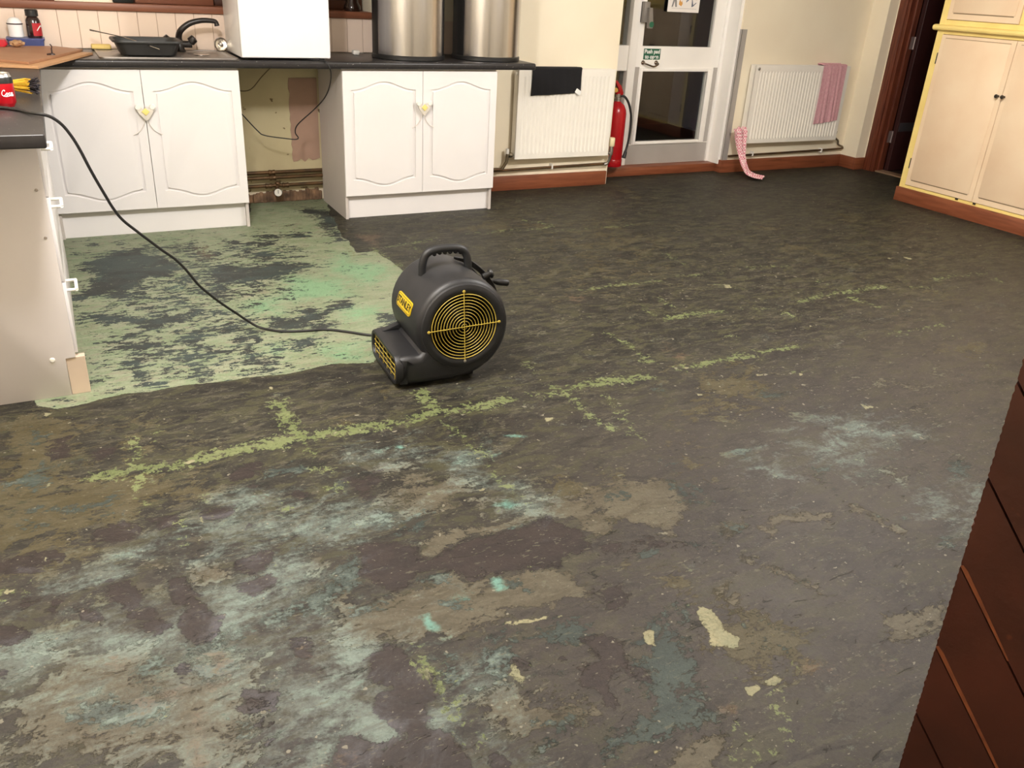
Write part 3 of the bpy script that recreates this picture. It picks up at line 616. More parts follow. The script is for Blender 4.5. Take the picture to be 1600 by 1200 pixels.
b = NB(); box(b, XL - .12, XL, YB, SW + .1, 0, CEIL); struct('wall_left', b, cream_wall)
b = NB(); box(b, XL - .12, XR + .12, YB - .12, YB, 0, CEIL); struct('wall_rear', b, cream_wall)
b = NB(); box(b, XL - .15, XR + .15, YB - .12, 1.0, CEIL, CEIL + .1)
struct('ceiling', b, mat('ceiling_white', (236, 230, 220), 0.7, var=0.03))
# old paint on the wall under the worktop, with a pink plaster patch where a unit came away
b = NB(); box(b, 0.0, 1.60, SW - .004, SW, 0.07, 0.885); struct('trim_1', b, recess_wall)
b = NB()
edge = []
zz = [0.27 + 0.5 * k / 16 for k in range(17)]
lft = [(0.402 + random.uniform(-.006, .006), z) for z in zz]
low = [(0.58 - 0.175 * k / 7, 0.262 + random.uniform(-.012, .012)) for k in range(8)]
prism(b, low + lft + [(0.58, 0.772)], (0, SW - .006, 0), (1, 0, 0), (0, 0, 1), 0.003)
struct('trim_2', b, pink_plaster)
b = NB()
for x, z in ((0.44, 0.70), (0.455, 0.335)): lathe(b, [(0, 0), (.006, 0), (.006, .003), (0, .003)], (x, SW - .0055, z), (0, -1, 0), 10)
struct('trim_3', b, black_plastic)
# crumbled mortar along the foot of that wall
b = NB()
for k in range(26):
    x = 0.02 + k * 0.0215; h = 0.05 + 0.03 * random.random(); d = 0.012 + 0.012 * random.random()
    box(b, x, x + .024, SW - d, SW, 0, h, 0.004, 1)
struct('trim_4', b, mat('crumbled_plaster', (150, 118, 92), 0.9, rgb2=(84, 66, 52), scale=14, bump=0.6, bscale=60))
# boxing beside the first radiator
b = NB(); box(b, 1.725, 1.785, W1 - .035, W1, 0.19, CEIL, 0.004); struct('trim_5', b, cream_wall)

SOFTEN = dict(K=2.5, T=2.2, S=2.0, W=2.0, D=2.2, N=1.8, P=1.3, R=2.0)
# floor: a fine mesh whose attributes say where each layer of old paint survives
def floor_fields(X, Y):
    F = {k: np.zeros(len(X), np.float32) for k in 'GDNKTWSPYCARM'}
    # wander the outlines a little
    def wob(s, a, ph):
        return a * (np.sin(X * s + ph + 1.7 * np.sin(Y * s * .8 + ph * 2)) + .6 * np.sin(Y * s * 1.9 + ph * 3 + X * s * 1.3) + .5 * np.sin(X * s * 2.7 - Y * s * 2.1 + ph))
    near = np.clip((-Y + 1.0) / 4.0, 0.35, 1.0)
    Xw = X + wob(17, .006, 1.0) + wob(55, .0025, 4.0); Yw = Y + wob(19, .006, 2.3) + wob(50, .0025, 5.1)
    for lay, kind, soft, val, pts in FLOOR_MARKS:
        P = np.array(pts, np.float32).reshape(-1, 2)
        if lay in SOFTEN: soft = soft * SOFTEN[lay] + .02
        pad = soft + 0.05
        lo = P.min(0) - pad; hi = P.max(0) + pad
        I = np.where((Xw > lo[0]) & (Xw < hi[0]) & (Yw > lo[1]) & (Yw < hi[1]))[0]
        if not len(I): continue
        x = Xw[I]; y = Yw[I]; d = np.full(len(I), 1e9, np.float32); ins = np.zeros(len(I), bool)
        n = len(P); m = n if kind == 'p' else n - 1
        for i in range(m):
            ax, ay = P[i]; bx, by = P[(i + 1) % n]; ex, ey = bx - ax, by - ay
            t = np.clip(((x - ax) * ex + (y - ay) * ey) / (ex * ex + ey * ey + 1e-9), 0, 1)
            d = np.minimum(d, np.hypot(x - ax - t * ex, y - ay - t * ey))
            if kind == 'p' and ay != by:
                c = ((ay > y) != (by > y)) & (x < (bx - ax) * (y - ay) / (by - ay) + ax)
                ins ^= c
        if kind == 'p': s = np.clip(0.5 - np.where(ins, -d, d) / soft, 0, 1)
        else: s = np.clip(1.0 - 0.5 * d / soft, 0, 1)
        F[lay][I] = np.maximum(F[lay][I], s * val)
    return F

def build_floor():
    xs = np.unique(np.concatenate([np.arange(XL - .12, -1.5, .05), np.arange(-1.5, 1.2, .012), np.arange(1.2, 2.6, .018), np.arange(2.6, XR + 2.0, .03)]).round(4))
    ys = np.unique(np.concatenate([np.arange(YB - .1, -4.3, .1), np.arange(-4.3, -2.6, .011), np.arange(-2.6, -1.0, .018), np.arange(-1.0, 1.0, .028)]).round(4))
    nx, ny = len(xs), len(ys)
    X, Y = np.meshgrid(xs, ys); X = X.ravel(); Y = Y.ravel()
    co = np.zeros((nx * ny, 3), np.float32); co[:, 0] = X; co[:, 1] = Y
    i = np.arange((ny - 1) * nx).reshape(ny - 1, nx)[:, :-1].ravel()
    q = np.stack([i, i + 1, i + nx + 1, i + nx], 1).astype(np.int32)
    me = bpy.data.meshes.new('floor')
    me.vertices.add(len(co)); me.vertices.foreach_set('co', co.ravel())
    me.loops.add(q.size); me.loops.foreach_set('vertex_index', q.ravel())
    me.polygons.add(len(q)); me.polygons.foreach_set('loop_start', np.arange(0, q.size, 4, dtype=np.int32))
    me.update(calc_edges=True)
    for k, a in floor_fields(X.astype(np.float32), Y.astype(np.float32)).items():
        at = me.attributes.new('lay_' + k, 'FLOAT', 'POINT'); at.data.foreach_set('value', a)
    o = bpy.data.objects.new('floor', me); C.objects.link(o); o['kind'] = 'structure'
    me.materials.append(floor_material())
    return o

def floor_material():
    m = bpy.data.materials.new('stripped_painted_screed'); m.use_nodes = True
    nt = m.node_tree; N = nt.nodes; L = nt.links; bs = N['Principled BSDF']
    geo = N.new('ShaderNodeNewGeometry')
    def noise(scale, detail=5, rough=0.6, stretch=None, dist=0.0):
        n = N.new('ShaderNodeTexNoise'); n.inputs['Scale'].default_value = scale; n.inputs['Detail'].default_value = detail
        n.inputs['Roughness'].default_value = rough; n.inputs['Distortion'].default_value = dist
        if stretch:
            mp = N.new('ShaderNodeMapping'); mp.inputs['Scale'].default_value = stretch[:3]
            if len(stretch) > 3: mp.inputs['Rotation'].default_value = (0, 0, stretch[3])
            L.new(geo.outputs['Position'], mp.inputs[0]); L.new(mp.outputs[0], n.inputs['Vector'])
        else: L.new(geo.outputs['Position'], n.inputs['Vector'])
        return n.outputs[0]
    def math_(op, a, b=None, clamp=False):
        n = N.new('ShaderNodeMath'); n.operation = op; n.use_clamp = clamp
        for k, v in enumerate((a, b)):
            if v is None: continue
            if isinstance(v, (int, float)): n.inputs[k].default_value = v
            else: L.new(v, n.inputs[k])
        return n.outputs[0]
    def step(v, a, b):
        n = N.new('ShaderNodeMapRange'); n.interpolation_type = 'SMOOTHSTEP'
        L.new(v, n.inputs[0]); n.inputs[1].default_value = a; n.inputs[2].default_value = b
        return n.outputs[0]
    def attr(k):
        n = N.new('ShaderNodeAttribute'); n.attribute_name = 'lay_' + k; return n.outputs['Fac']
    def mix(f, a, c):
        n = N.new('ShaderNodeMix'); n.data_type = 'RGBA'
        if isinstance(f, (int, float)): n.inputs[0].default_value = f
        else: L.new(f, n.inputs[0])
        for k, v in ((6, a), (7, c)):
            if isinstance(v, tuple): n.inputs[k].default_value = (*[x * 0.395 for x in lin(v)], 1)
            else: L.new(v, n.inputs[k])
        return n.outputs[2]
    nA = noise(8, 9, 0.72, (0.85, 1.15, 1), 0.6)          # ragged edges
    nB = noise(26, 8, 0.7, (0.5, 1.6, 1, 0.12), 0.4)   # scraped, stretched along the room
    nC = noise(110, 4, 0.7)                          # grit
    nD = noise(2.2, 5, 0.6, None, 0.8)               # broad cloud
    nE = noise(45, 8, 0.74, None, 0.3)
    nS = noise(5.5, 8, 0.68, (0.6, 1.3, 1, -0.2), 1.2)
    nQ = noise(13, 9, 0.72, (0.55, 1.4, 1, 0.2), 0.9)
    nR = noise(19, 9, 0.74, (0.6, 1.5, 1, -0.1), 0.7)
    cA = math_('SUBTRACT', nA, 0.5); cB = math_('SUBTRACT', nB, 0.5); cE = math_('SUBTRACT', nE, 0.5); cC = math_('SUBTRACT', nC, 0.5)
    def layer(k, ampA, ampB, ampE, edge, bias=0.0):
        v = math_('ADD', attr(k), math_('MULTIPLY', cA, ampA))
        v = math_('ADD', v, math_('MULTIPLY', cB, ampB)); v = math_('ADD', v, math_('MULTIPLY', cE, ampE))
        v = math_('ADD', v, math_('MULTIPLY', cC, .25))
        return step(v, 0.5 - edge - bias, 0.5 + edge - bias)
    K_ = COL
    # bare screed, mottled with remains of older coats
    M = math_('ADD', attr('M'), math_('MULTIPLY', math_('SUBTRACT', nD, 0.5), 0.9), True)
    col = mix(step(nS, 0.40, 0.62), K_['char'], K_['char2'])
    mv = mix(step(nD, 0.35, 0.65), K_['mauve'], K_['mauve2'])
    col = mix(M, col, mv)
    res1 = step(nQ, 0.525, 0.550); res2 = step(nR, 0.550, 0.575); res3 = step(nQ, 0.445, 0.415)
    keep = math_('SUBTRACT', 1.0, math_('MULTIPLY', M, .62))
    col = mix(math_('MULTIPLY', math_('MULTIPLY', res1, keep), .85), col, K_['olive'])
    col = mix(math_('MULTIPLY', math_('MULTIPLY', res2, keep), .65), col, K_['dust'])
    col = mix(math_('MULTIPLY', math_('MULTIPLY', res3, keep), .80), col, K_['deep'])
    col = mix(math_('MULTIPLY', step(nE, 0.56, 0.72), 0.45), col, K_['dust'])
    # layers, oldest first
    def over(col, k, aA, aB, aE, edge, c1, c2, var, opac=1.0, bias=0.0):
        f = layer(k, aA, aB, aE, edge, bias)
        if opac < 1: f2 = math_('MULTIPLY', f, opac)
        else: f2 = f
        return mix(f2, col, mix(var, c1, c2)), f
    vA = step(nS, 0.38, 0.64); vB = step(nA, 0.35, 0.65); vD = step(nD, 0.38, 0.62); vQ = step(nQ, .42, .58)
    col, fK = over(col, 'K', 2.6, 1.0, .9, .03, K_['khaki'], K_['khaki2'], vQ, .95)
    col, fT = over(col, 'T', 1.8, .7, .8, .03, K_['tan'], K_['tan2'], vQ, .92)
    col, fS = over(col, 'S', 1.9, .7, 1.2, .04, K_['slate'], K_['slate2'], vA, .90)
    col, fW = over(col, 'W', 1.5, .7, .7, .26, K_['wash'], K_['wash2'], vQ, .82, .12)
    col, fP = over(col, 'P', 1.7, .5, .9, .02, K_['maroon'], K_['maroon2'], vQ, .95)
    # whitish bloom on the bared patches
    bloom = math_('MULTIPLY', math_('MULTIPLY', fP, step(math_('ADD', nA, math_('MULTIPLY', attr('W'), .5)), 0.60, 0.90)), 0.70)
    col = mix(bloom, col, K_['bloom'])
    gcol = mix(vQ, K_['green'], K_['green2'])
    fN = layer('N', 1.3, 1.0, .5, .25)
    gcol = mix(math_('MULTIPLY', step(nR, .50, .60), .65), gcol, K_['buff'])
    gcol = mix(math_('MULTIPLY', fN, .8), gcol, K_['mint'])
    fD = layer('D', 2.3, 2.2, 1.5, .025, .06)
    chips = step(math_('ADD', nB, math_('MULTIPLY', cE, .5)), 0.635, 0.655)
    fD2 = math_('MAXIMUM', fD, chips)
    gcol = mix(fD2, gcol, mix(step(nS, .42, .6), K_['dslate'], K_['dslate2']))
    fG = layer('G', .25, .12, .25, .04)
    col = mix(fG, col, gcol)
    # joints, chips of cream and aqua, rusty bits
    fY = layer('Y', 1.6, 1.0, 3.6, .08, -.20)
    col = mix(math_('MULTIPLY', fY, .85), col, mix(step(nA, .42, .6), K_['yg'], K_['yg2']))
    fR = layer('R', 1.2, .9, 1.4, .15); col = mix(math_('MULTIPLY', fR, .6), col, K_['rust'])
    fA = layer('A', .5, .8, .6, .25); col = mix(math_('MULTIPLY', fA, .85), col, K_['aqua'])
    fC = layer('C', .5, .5, 1.3, .06); col = mix(fC, col, mix(vB, K_['cream'], K_['cream2']))
    # loose grit: pale and dark flecks
    pale = step(math_('ADD', noise(38, 2, .5), math_('MULTIPLY', math_('SUBTRACT', nD, .5), .25)), 0.715, 0.740)
    col = mix(math_('MULTIPLY', pale, .75), col, K_['fleck'])
    pale2 = step(noise(120, 2, .5, (.7, 1, 1)), 0.69, 0.735)
    col = mix(math_('MULTIPLY', pale2, .55), col, K_['fleck'])
    spk = step(math_('ADD', noise(62, 4, .65, (.45, 1.5, 1, .1)), math_('MULTIPLY', cA, .35)), 0.615, 0.65)
    col = mix(math_('MULTIPLY', math_('MULTIPLY', spk, math_('SUBTRACT', 1.0, fG)), .50), col, K_['dust2'])
    dark = step(noise(30, 7, .75, (.45, 1.3, 1, .25), .8), 0.625, 0.655)
    col = mix(math_('MULTIPLY', dark, .70), col, K_['darkfleck'])
    # colour darkened along the broken edges of the coats, for more peel relief
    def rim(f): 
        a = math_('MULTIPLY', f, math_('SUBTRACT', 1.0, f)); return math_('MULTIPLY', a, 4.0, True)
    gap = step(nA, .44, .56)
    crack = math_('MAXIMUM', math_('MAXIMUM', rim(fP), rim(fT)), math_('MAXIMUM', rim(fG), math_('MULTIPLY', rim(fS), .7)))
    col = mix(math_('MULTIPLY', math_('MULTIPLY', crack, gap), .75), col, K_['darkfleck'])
    dots = step(noise(70, 3, .6, (.8, 1.1, 1)), 0.665, 0.70)
    col = mix(math_('MULTIPLY', dots, .45), col, K_['darkfleck'])
    # grain
    g_ = N.new('ShaderNodeMix'); g_.data_type = 'RGBA'; g_.blend_type = 'OVERLAY'; g_.inputs[0].default_value = 0.35
    L.new(col, g_.inputs[6])
    cmb = N.new('ShaderNodeCombineColor'); 
    for k in range(3): L.new(nC, cmb.inputs[k])
    L.new(cmb.outputs[0], g_.inputs[7])
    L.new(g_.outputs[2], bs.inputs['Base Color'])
    # relief of the peeled coats
    h = math_('ADD', math_('MULTIPLY', fG, 1.0), math_('MULTIPLY', fT, .7))
    h = math_('SUBTRACT', h, math_('MULTIPLY', fP, .9)); h = math_('SUBTRACT', h, math_('MULTIPLY', math_('MULTIPLY', fD2, fG), .5))
    h = math_('ADD', h, math_('MULTIPLY', fS, .4)); h = math_('ADD', h, math_('MULTIPLY', fK, .3)); h = math_('SUBTRACT', h, math_('MULTIPLY', dark, .8))
    h = math_('ADD', h, math_('MULTIPLY', nE, .6)); h = math_('ADD', h, math_('MULTIPLY', nC, .25)); h = math_('ADD', h, math_('MULTIPLY', fC, .5))
    bp = N.new('ShaderNodeBump'); bp.inputs['Strength'].default_value = 0.55; bp.inputs['Distance'].default_value = 0.004
    L.new(h, bp.inputs['Height']); L.new(bp.outputs[0], bs.inputs['Normal'])
    rg = math_('ADD', 0.44, math_('MULTIPLY', nA, .25)); L.new(rg, bs.inputs['Roughness'])
    bs.inputs['Specular IOR Level'].default_value = 0.28
    return m
COL = dict(char=(62, 58, 52), char2=(78, 75, 64), mauve=(97, 89, 82), mauve2=(82, 75, 71), olive=(98, 96, 70), dust=(120, 114, 96), deep=(46, 45, 40),
    khaki=(104, 94, 64), khaki2=(116, 107, 80), tan=(132, 124, 104), tan2=(114, 105, 86), slate=(92, 106, 100), slate2=(76, 88, 84),
    wash=(180, 200, 189), wash2=(150, 160, 153), maroon=(78, 66, 62), maroon2=(66, 56, 54), dust2=(150, 146, 122), bloom=(142, 140, 150),
    green=(202, 211, 175), green2=(179, 198, 156), mint=(174, 228, 176), buff=(196, 190, 164), dslate=(82, 86, 82), dslate2=(92, 106, 102),
    yg=(148, 162, 104), yg2=(168, 180, 122), rust=(152, 124, 100), aqua=(156, 216, 200), cream=(210, 202, 160), cream2=(184, 184, 148),
    fleck=(196, 190, 168), darkfleck=(38, 39, 34))
build_floor()
# ---------------------------------------------------------------- window above the sink, sill, tiles
b = NB(); box(b, XL, 0.95, SW - .035, SW + .30, 1.125, 1.165, 0.006); struct('trim_6', b, sill_wood)
tile_mat = mat('cream_tile', (240, 218, 200), 0.25, var=0.03, scale=2)
grout = mat('tile_grout', (186, 160, 138), 0.8)
b = NB(); box(b, XL, 1.60, SW - .010, SW, 0.925, 1.125)
struct('trim_7', b, grout)
b = NB()
x = -0.836 - 0.1015 * 8
while x < 0.93:
    if x + .1 > XL: box(b, max(x, XL) + .0012, x + .1015 - .0012, SW - .016, SW - .009, 0.927, 1.124, 0.0012, 1)
    x += .1015
struct('trim_8', b, tile_mat)
b = NB(); box(b, 0.955, 1.60, SW - .012, SW, 0.925, 1.125); struct('trim_9', b, tile_mat)

def window(n, x0, x1, bars=()):
    z0, z1 = 1.165, 2.2; y = SW + .16
    b = NB(); t = .055
    box(b, x0, x0 + t, y, y + .06, z0, z1, .004); box(b, x1 - t, x1, y, y + .06, z0, z1, .004)
    box(b, x0 + t, x1 - t, y, y + .06, z0, z0 + t, .004); box(b, x0 + t, x1 - t, y, y + .06, z1 - t, z1, .004)
    for q in bars: box(b, q - .02, q + .02, y + .005, y + .055, z0 + t, z1 - t, .003)
    root = struct('window_%d' % n, b, mat('window_frame_wood', (92, 54, 36), 0.45, var=0.2, scale=9))
    b = NB(); box(b, x0 + t, x1 - t, y + .027, y + .033, z0 + t, z1 - t); obj('glass_pane', b, glass, root)
window(1, XL, -0.835); window(2, -0.50, 0.945, (0.2,))
b = NB(); box(b, -0.835, -0.50, SW + .03, SW + .30, 1.165, 2.2); struct('trim_10', b, cream_wall)
# black glass box and a brown board stand on the sill
t = thing('storage_tin', 'dark square tin standing on the brown window sill left of the brown board', 'tin', (-0.49, SW + .06, 1.165))
b = NB(); box(b, -0.545, -0.437, SW + .01, SW + .11, 1.165, 1.30, .008); obj('tin_body', b, mat('dark_green_tin', (28, 32, 28), 0.35), t)
b = NB(); box(b, -0.549, -0.433, SW + .006, SW + .114, 1.30, 1.33, .008); obj('lid', b, black_plastic, t)
b = NB(); box(b, -0.425, 0.005, SW + .055, SW + .075, 1.166, 1.48, .004)
tag(obj('wooden_board', b, mat('brown_board', (132, 84, 60), 0.5, rgb2=(112, 66, 46), scale=6, stretch=(.4, 3, 3))), 'wide brown wooden board standing on edge on the window sill above the tap', 'board')
t = thing('glass_jar', 'dark glass jar on the window sill beside the left steel bin', 'jar', (0.845, SW + .05, 1.165))
b = NB(); lathe(b, [(0, .002), (.05, .002), (.054, .012), (.052, .03), (.040, .05), (.034, .10), (.036, .19), (.0, .19)], (0.845, SW + .05, 1.165), seg=28); obj('jar_body', b, mat('brown_glass', (46, 28, 20), 0.12, spec=.8), t)
b = NB(); lathe(b, [(.038, .175), (.040, .18), (.040, .205), (0, .207)], (0.845, SW + .05, 1.165), seg=28); obj('lid', b, black_plastic, t)

# ---------------------------------------------------------------- worktops
def bullnose(b, y0, y1, x0, x1, z0, z1, r=.012, ends=()):
    box(b, x0, x1, y0, y1, z0, z1, r, 4)
b = NB(); box(b, XL + .001, 1.836, -0.03, SW - .018, 0.885, 0.925, .012, 4)
tag(obj('worktop', b, worktop_mat), 'long dark speckled worktop along the sink wall carrying the fridge and bins', 'worktop')
b = NB(); box(b, XL + .002, -0.955, -2.20, -0.032, 0.885, 0.925, .005, 3)
tag(obj('worktop', b, worktop_mat), 'dark worktop of the side counter at the left edge, under the red drinks can', 'worktop')

# ---------------------------------------------------------------- white base units with arched doors
ZP, ZT = 0.147, 0.873
def arch_path(x0, x1, z0, z1):
    xi0, xi1 = x0 + .058, x1 - .052
    ct, pt, cb, pb = z1 - .112, z1 - .066, z0 + .100, z0 + .056
    n = 22; up = []; dn = []
    for k in range(n + 1):
        t = k / n; s = 0.5 - 0.5 * math.cos(2 * PI * t); s = s ** 1.15
        up.append((xi0 + (xi1 - xi0) * t, ct + (pt - ct) * s)); dn.append((xi0 + (xi1 - xi0) * t, cb + (pb - cb) * s))
    side = [(xi1, ct - (ct - cb) * k / 10) for k in range(1, 10)]
    return up + side + dn[::-1] + [(xi0, cb + (ct - cb) * k / 10) for k in range(1, 10)]
def base_unit(x0, label, left_side=True):
    t = thing('base_cabinet', label, 'cabinet', (x0 + .5, 0.3, 0))
    b = NB(); box(b, x0 + .002, x0 + .020, 0.02, SW - .05, 0, 0.884, .001, 1); obj('side_panel', b, white_panel, t)
    b = NB(); box(b, x0 + .980, x0 + .998, 0.02, SW - .05, 0, 0.884, .001, 1); obj('side_panel', b, white_panel, t)
    b = NB(); box(b, x0 + .02, x0 + .98, 0.02, SW - .05, ZP, ZP + .018); obj('cabinet_floor', b, white_panel, t)
    b = NB(); box(b, x0 + .02, x0 + .98, 0.02, 0.04, 0.80, 0.884); obj('front_rail', b, white_panel, t)
    b = NB(); box(b, x0 + .004, x0 + .996, 0.046, 0.062, 0, ZP - .001, .001, 1); obj('plinth', b, white_gloss, t)
    for i in range(2):
        a, c = x0 + .5 * i + .0015, x0 + .5 * i + .4985
        b = NB(); box(b, a + .001, c - .001, 0.0088, 0.0185, ZP + .001, ZT - .001)
        path = arch_path(a, c, ZP, ZT)
        hx = (path[22][0] - path[0][0]) / 2; mx_ = (path[22][0] + path[0][0]) / 2; zs_ = [p[1] for p in path]; hz = (max(zs_) - min(zs_)) / 2; mz_ = (max(zs_) + min(zs_)) / 2
        grow = lambda d: [(mx_ + (x - mx_) * (1 + d / hx), mz_ + (z - mz_) * (1 + d / hz)) for x, z in path]
        es = []
        for lp in ([(a, ZP), (c, ZP), (c, ZT), (a, ZT)], grow(.0075)):
            vs = [b.verts.new((x, 0.0091, z)) for x, z in lp]; es += [b.edges.new((vs[q], vs[(q + 1) % len(vs)])) for q in range(len(vs))]
        r_ = bmesh.ops.triangle_fill(b, use_beauty=True, use_dissolve=False, edges=es)
        r_ = bmesh.ops.extrude_face_region(b, geom=[f for f in r_['geom'] if isinstance(f, bmesh.types.BMFace)])
        bmesh.ops.translate(b, verts=[q for q in r_['geom'] if isinstance(q, bmesh.types.BMVert)], vec=(0, -.0091, 0))
        prism(b, grow(-.0075), (0, .0092, 0), (1, 0, 0), (0, 0, 1), .0092, .005)
        d = obj('door', b, white_gloss, t)
        kx = x0 + .5 + (-.036 if i == 0 else .036)
        b = NB(); lathe(b, [(0, 0), (.007, 0), (.006, .012), (.014, .018), (.0165, .026), (.012, .033), (0, .035)], (kx, 0, 0.690), (0, -1, 0), 20)
        obj('knob', b, white_plastic, d)
    return t
base_unit(-1.0, 'white double base cabinet under the sink, beside the drawer unit')
base_unit(0.578, 'white double base cabinet under the two steel bins')
def child_latch(xc, label):
    t = thing('child_latch', label, 'latch', (xc, -.02, 0.68))
    b = NB(); prism(b, [(-.046, .014), (-.030, .030), (-.012, .006), (.012, .006), (.030, .030), (.046, .014), (.034, -.012), (.012, -.044), (0, -.052), (-.012, -.044), (-.034, -.012)], (xc, -.020, 0.672), (1, 0, 0), (0, 0, 1), .010, .003)
    obj('latch_body', b, mat('pale_grey_plastic', (216, 208, 196), 0.4), t)
    b = NB(); prism(b, [(0, -.020), (.020, 0), (0, .020), (-.020, 0)], (xc, -.030, 0.668), (1, 0, 0), (0, 0, 1), .006, .002)
    obj('release_button', b, mat('pale_yellow_plastic', (236, 216, 130), 0.4), t)
    for s in (-1, 1):  # thin strands shaped after the latch's two cast shadows on the doors
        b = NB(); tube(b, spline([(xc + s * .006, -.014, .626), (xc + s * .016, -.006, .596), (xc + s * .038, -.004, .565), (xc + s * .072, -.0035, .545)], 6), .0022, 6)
        obj('shadow_strand', b, mat('shadow_strand_tone', (226, 218, 210), 0.3), t)
child_latch(-0.5, 'white and yellow child latch on the doors under the sink')
child_latch(1.078, 'white and yellow child latch on the doors under the bins')

# ---------------------------------------------------------------- drawer unit at the left edge
t = thing('drawer_unit', 'white drawer unit seen end on beneath the side worktop at the left edge', 'drawer unit', (-1.3, -1.0, 0))
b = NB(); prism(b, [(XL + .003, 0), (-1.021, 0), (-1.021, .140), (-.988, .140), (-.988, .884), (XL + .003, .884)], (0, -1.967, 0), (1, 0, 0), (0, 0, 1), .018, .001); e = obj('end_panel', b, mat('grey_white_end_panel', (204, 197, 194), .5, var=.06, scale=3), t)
for x, z in ((-1.01, .72), (-1.01, .565), (-1.06, .14)):
    b = NB(); lathe(b, [(0, 0), (.005, 0), (.004, .002), (0, .0025)] if z > .2 else [(0, 0), (.009, 0), (.007, .004), (0, .005)], (x, -1.985, z), (0, -1, 0), 12); obj('screw_cover', b, mat('panel_screw', (150, 140, 132), 0.4) if z > .2 else white_plastic, e)
b = NB(); box(b, XL + .003, -1.0, -1.965, -0.65, 0.147, 0.884); obj('carcass', b, white_panel, t)
for x0_, x1_ in ((-1.965, -0.95),):
    zs = [0.147, 0.405, 0.690, 0.873]
    for z0, z1 in zip(zs, zs[1:]):
        b = NB(); box(b, -0.999, -0.978, x0_, x1_, z0 + .002, z1 - .002, .002, 2); d = obj('drawer', b, white_gloss, t)
        b = NB(); yc = (x0_ + x1_) / 2; zc = z1 - .035
        yc0, yc1 = x0_ + .02, x0_ + .125
        tube(b, spline([(-.978, yc0, zc), (-.951, yc0, zc), (-.948, yc0 + .006, zc), (-.948, yc1 - .006, zc), (-.951, yc1, zc), (-.978, yc1, zc)], 3), .0055, 8); obj('handle', b, white_plastic, d)
b = NB(); box(b, -1.045, -1.030, -1.965, -0.65, 0, 0.146); obj('plinth', b, mat('raw_board', (206, 186, 166), 0.6, var=.10), t)
b = NB(); box(b, -1.020, -0.960, -1.981, -1.950, 0.0, 0.139, .001, 1); obj('plinth_end', b, mat('raw_board', (206, 186, 166)), t)

# ---------------------------------------------------------------- sink, bowl, tap
t = thing('sink', 'inset stainless sink with drainer under the black swan neck tap', 'sink', (-0.33, 0.24, .925))
b = NB()
def ring_plate(b, outer, holes, z0, th):
    """flat plate with holes: outer and holes are 2-D loops"""
    es = []; loops = []
    for lp in [outer] + holes:
        vs = [b.verts.new((p[0], p[1], z0)) for p in lp]; loops.append(vs)
        es += [b.edges.new((vs[i], vs[(i + 1) % len(vs)])) for i in range(len(vs))]
    r = bmesh.ops.triangle_fill(b, use_beauty=True, use_dissolve=False, edges=es)
    fs = [f for f in r['geom'] if isinstance(f, bmesh.types.BMFace)]
    r = bmesh.ops.extrude_face_region(b, geom=fs)
    bmesh.ops.translate(b, verts=[v for v in r['geom'] if isinstance(v, bmesh.types.BMVert)], vec=(0, 0, th))
cx, cy = -0.335, 0.245
bowl = [(x - .435, y + .245) for x, y in rrect(.36, .34, .07)]
half = [(x - .135, y + .265) for x, y in rrect(.16, .22, .06)]
ring_plate(b, [(x + cx, y + cy) for x, y in rrect(.69, .47, .03)], [bowl, half], .9255, .004)
tube(b, [(x + cx, y + cy, .9305) for x, y in rrect(.688, .468, .03)], .0026, 8, True)
for k in range(7): box(b, -.03 - .0, -.005, .10 + .05 * k, .11 + .05 * k, .9295, .931)
obj('sink_top', b, dull_steel, t)
# the basins hang just under the worktop skin; shallow so that they stay inside it
b = NB()
for lp in (bowl, half):
    n = len(lp); top = [b.verts.new((p[0], p[1], .9285)) for p in lp]
    mx_ = sum(p[0] for p in lp) / n; my_ = sum(p[1] for p in lp) / n
    bot = [b.verts.new((mx_ + (p[0] - mx_) * .9, my_ + (p[1] - my_) * .9, .9262)) for p in lp]
    for i in range(n): b.faces.new((top[i], top[(i + 1) % n], bot[(i + 1) % n], bot[i]))
    b.faces.new(bot)
obj('basin', b, dull_steel, t)
b = NB(); lathe(b, [(.030, 0), (.042, .001), (.042, .004), (.034, .005), (.028, .003), (0, .003)], (-.15, .24, .9275), seg=24); obj('drain_ring', b, chrome, t)

t = thing('washing_up_bowl', 'black plastic washing up bowl standing in the sink', 'bowl', (-0.43, .26, .93))
b = NB()
def loft(b, rings, cap0=True, cap1=False):
    R_ = [[b.verts.new(p) for p in r] for r in rings]
    for a, c in zip(R_, R_[1:]):
        n = len(a)
        for i in range(n): b.faces.new((a[i], a[(i + 1) % n], c[(i + 1) % n], c[i]))
    if cap0: b.faces.new(R_[0][::-1])
    if cap1: b.faces.new(R_[-1])
rr = lambda w, h, r, z, dx=0: [(x - .430 + dx, y + .235, z) for x, y in rrect(w, h, r)]
loft(b, [rr(.26, .22, .04, .930), rr(.275, .24, .045, .935), rr(.325, .30, .05, 1.000), rr(.350, .325, .055, 1.003), rr(.350, .325, .055, .997), rr(.345, .320, .05, 1.007), rr(.318, .292, .05, 1.004), rr(.27, .235, .045, .938), rr(.26, .22, .04, .934)], True, True)
obj('bowl_body', b, mat('grey_black_bowl', (48, 48, 47), 0.45, var=.2), t)

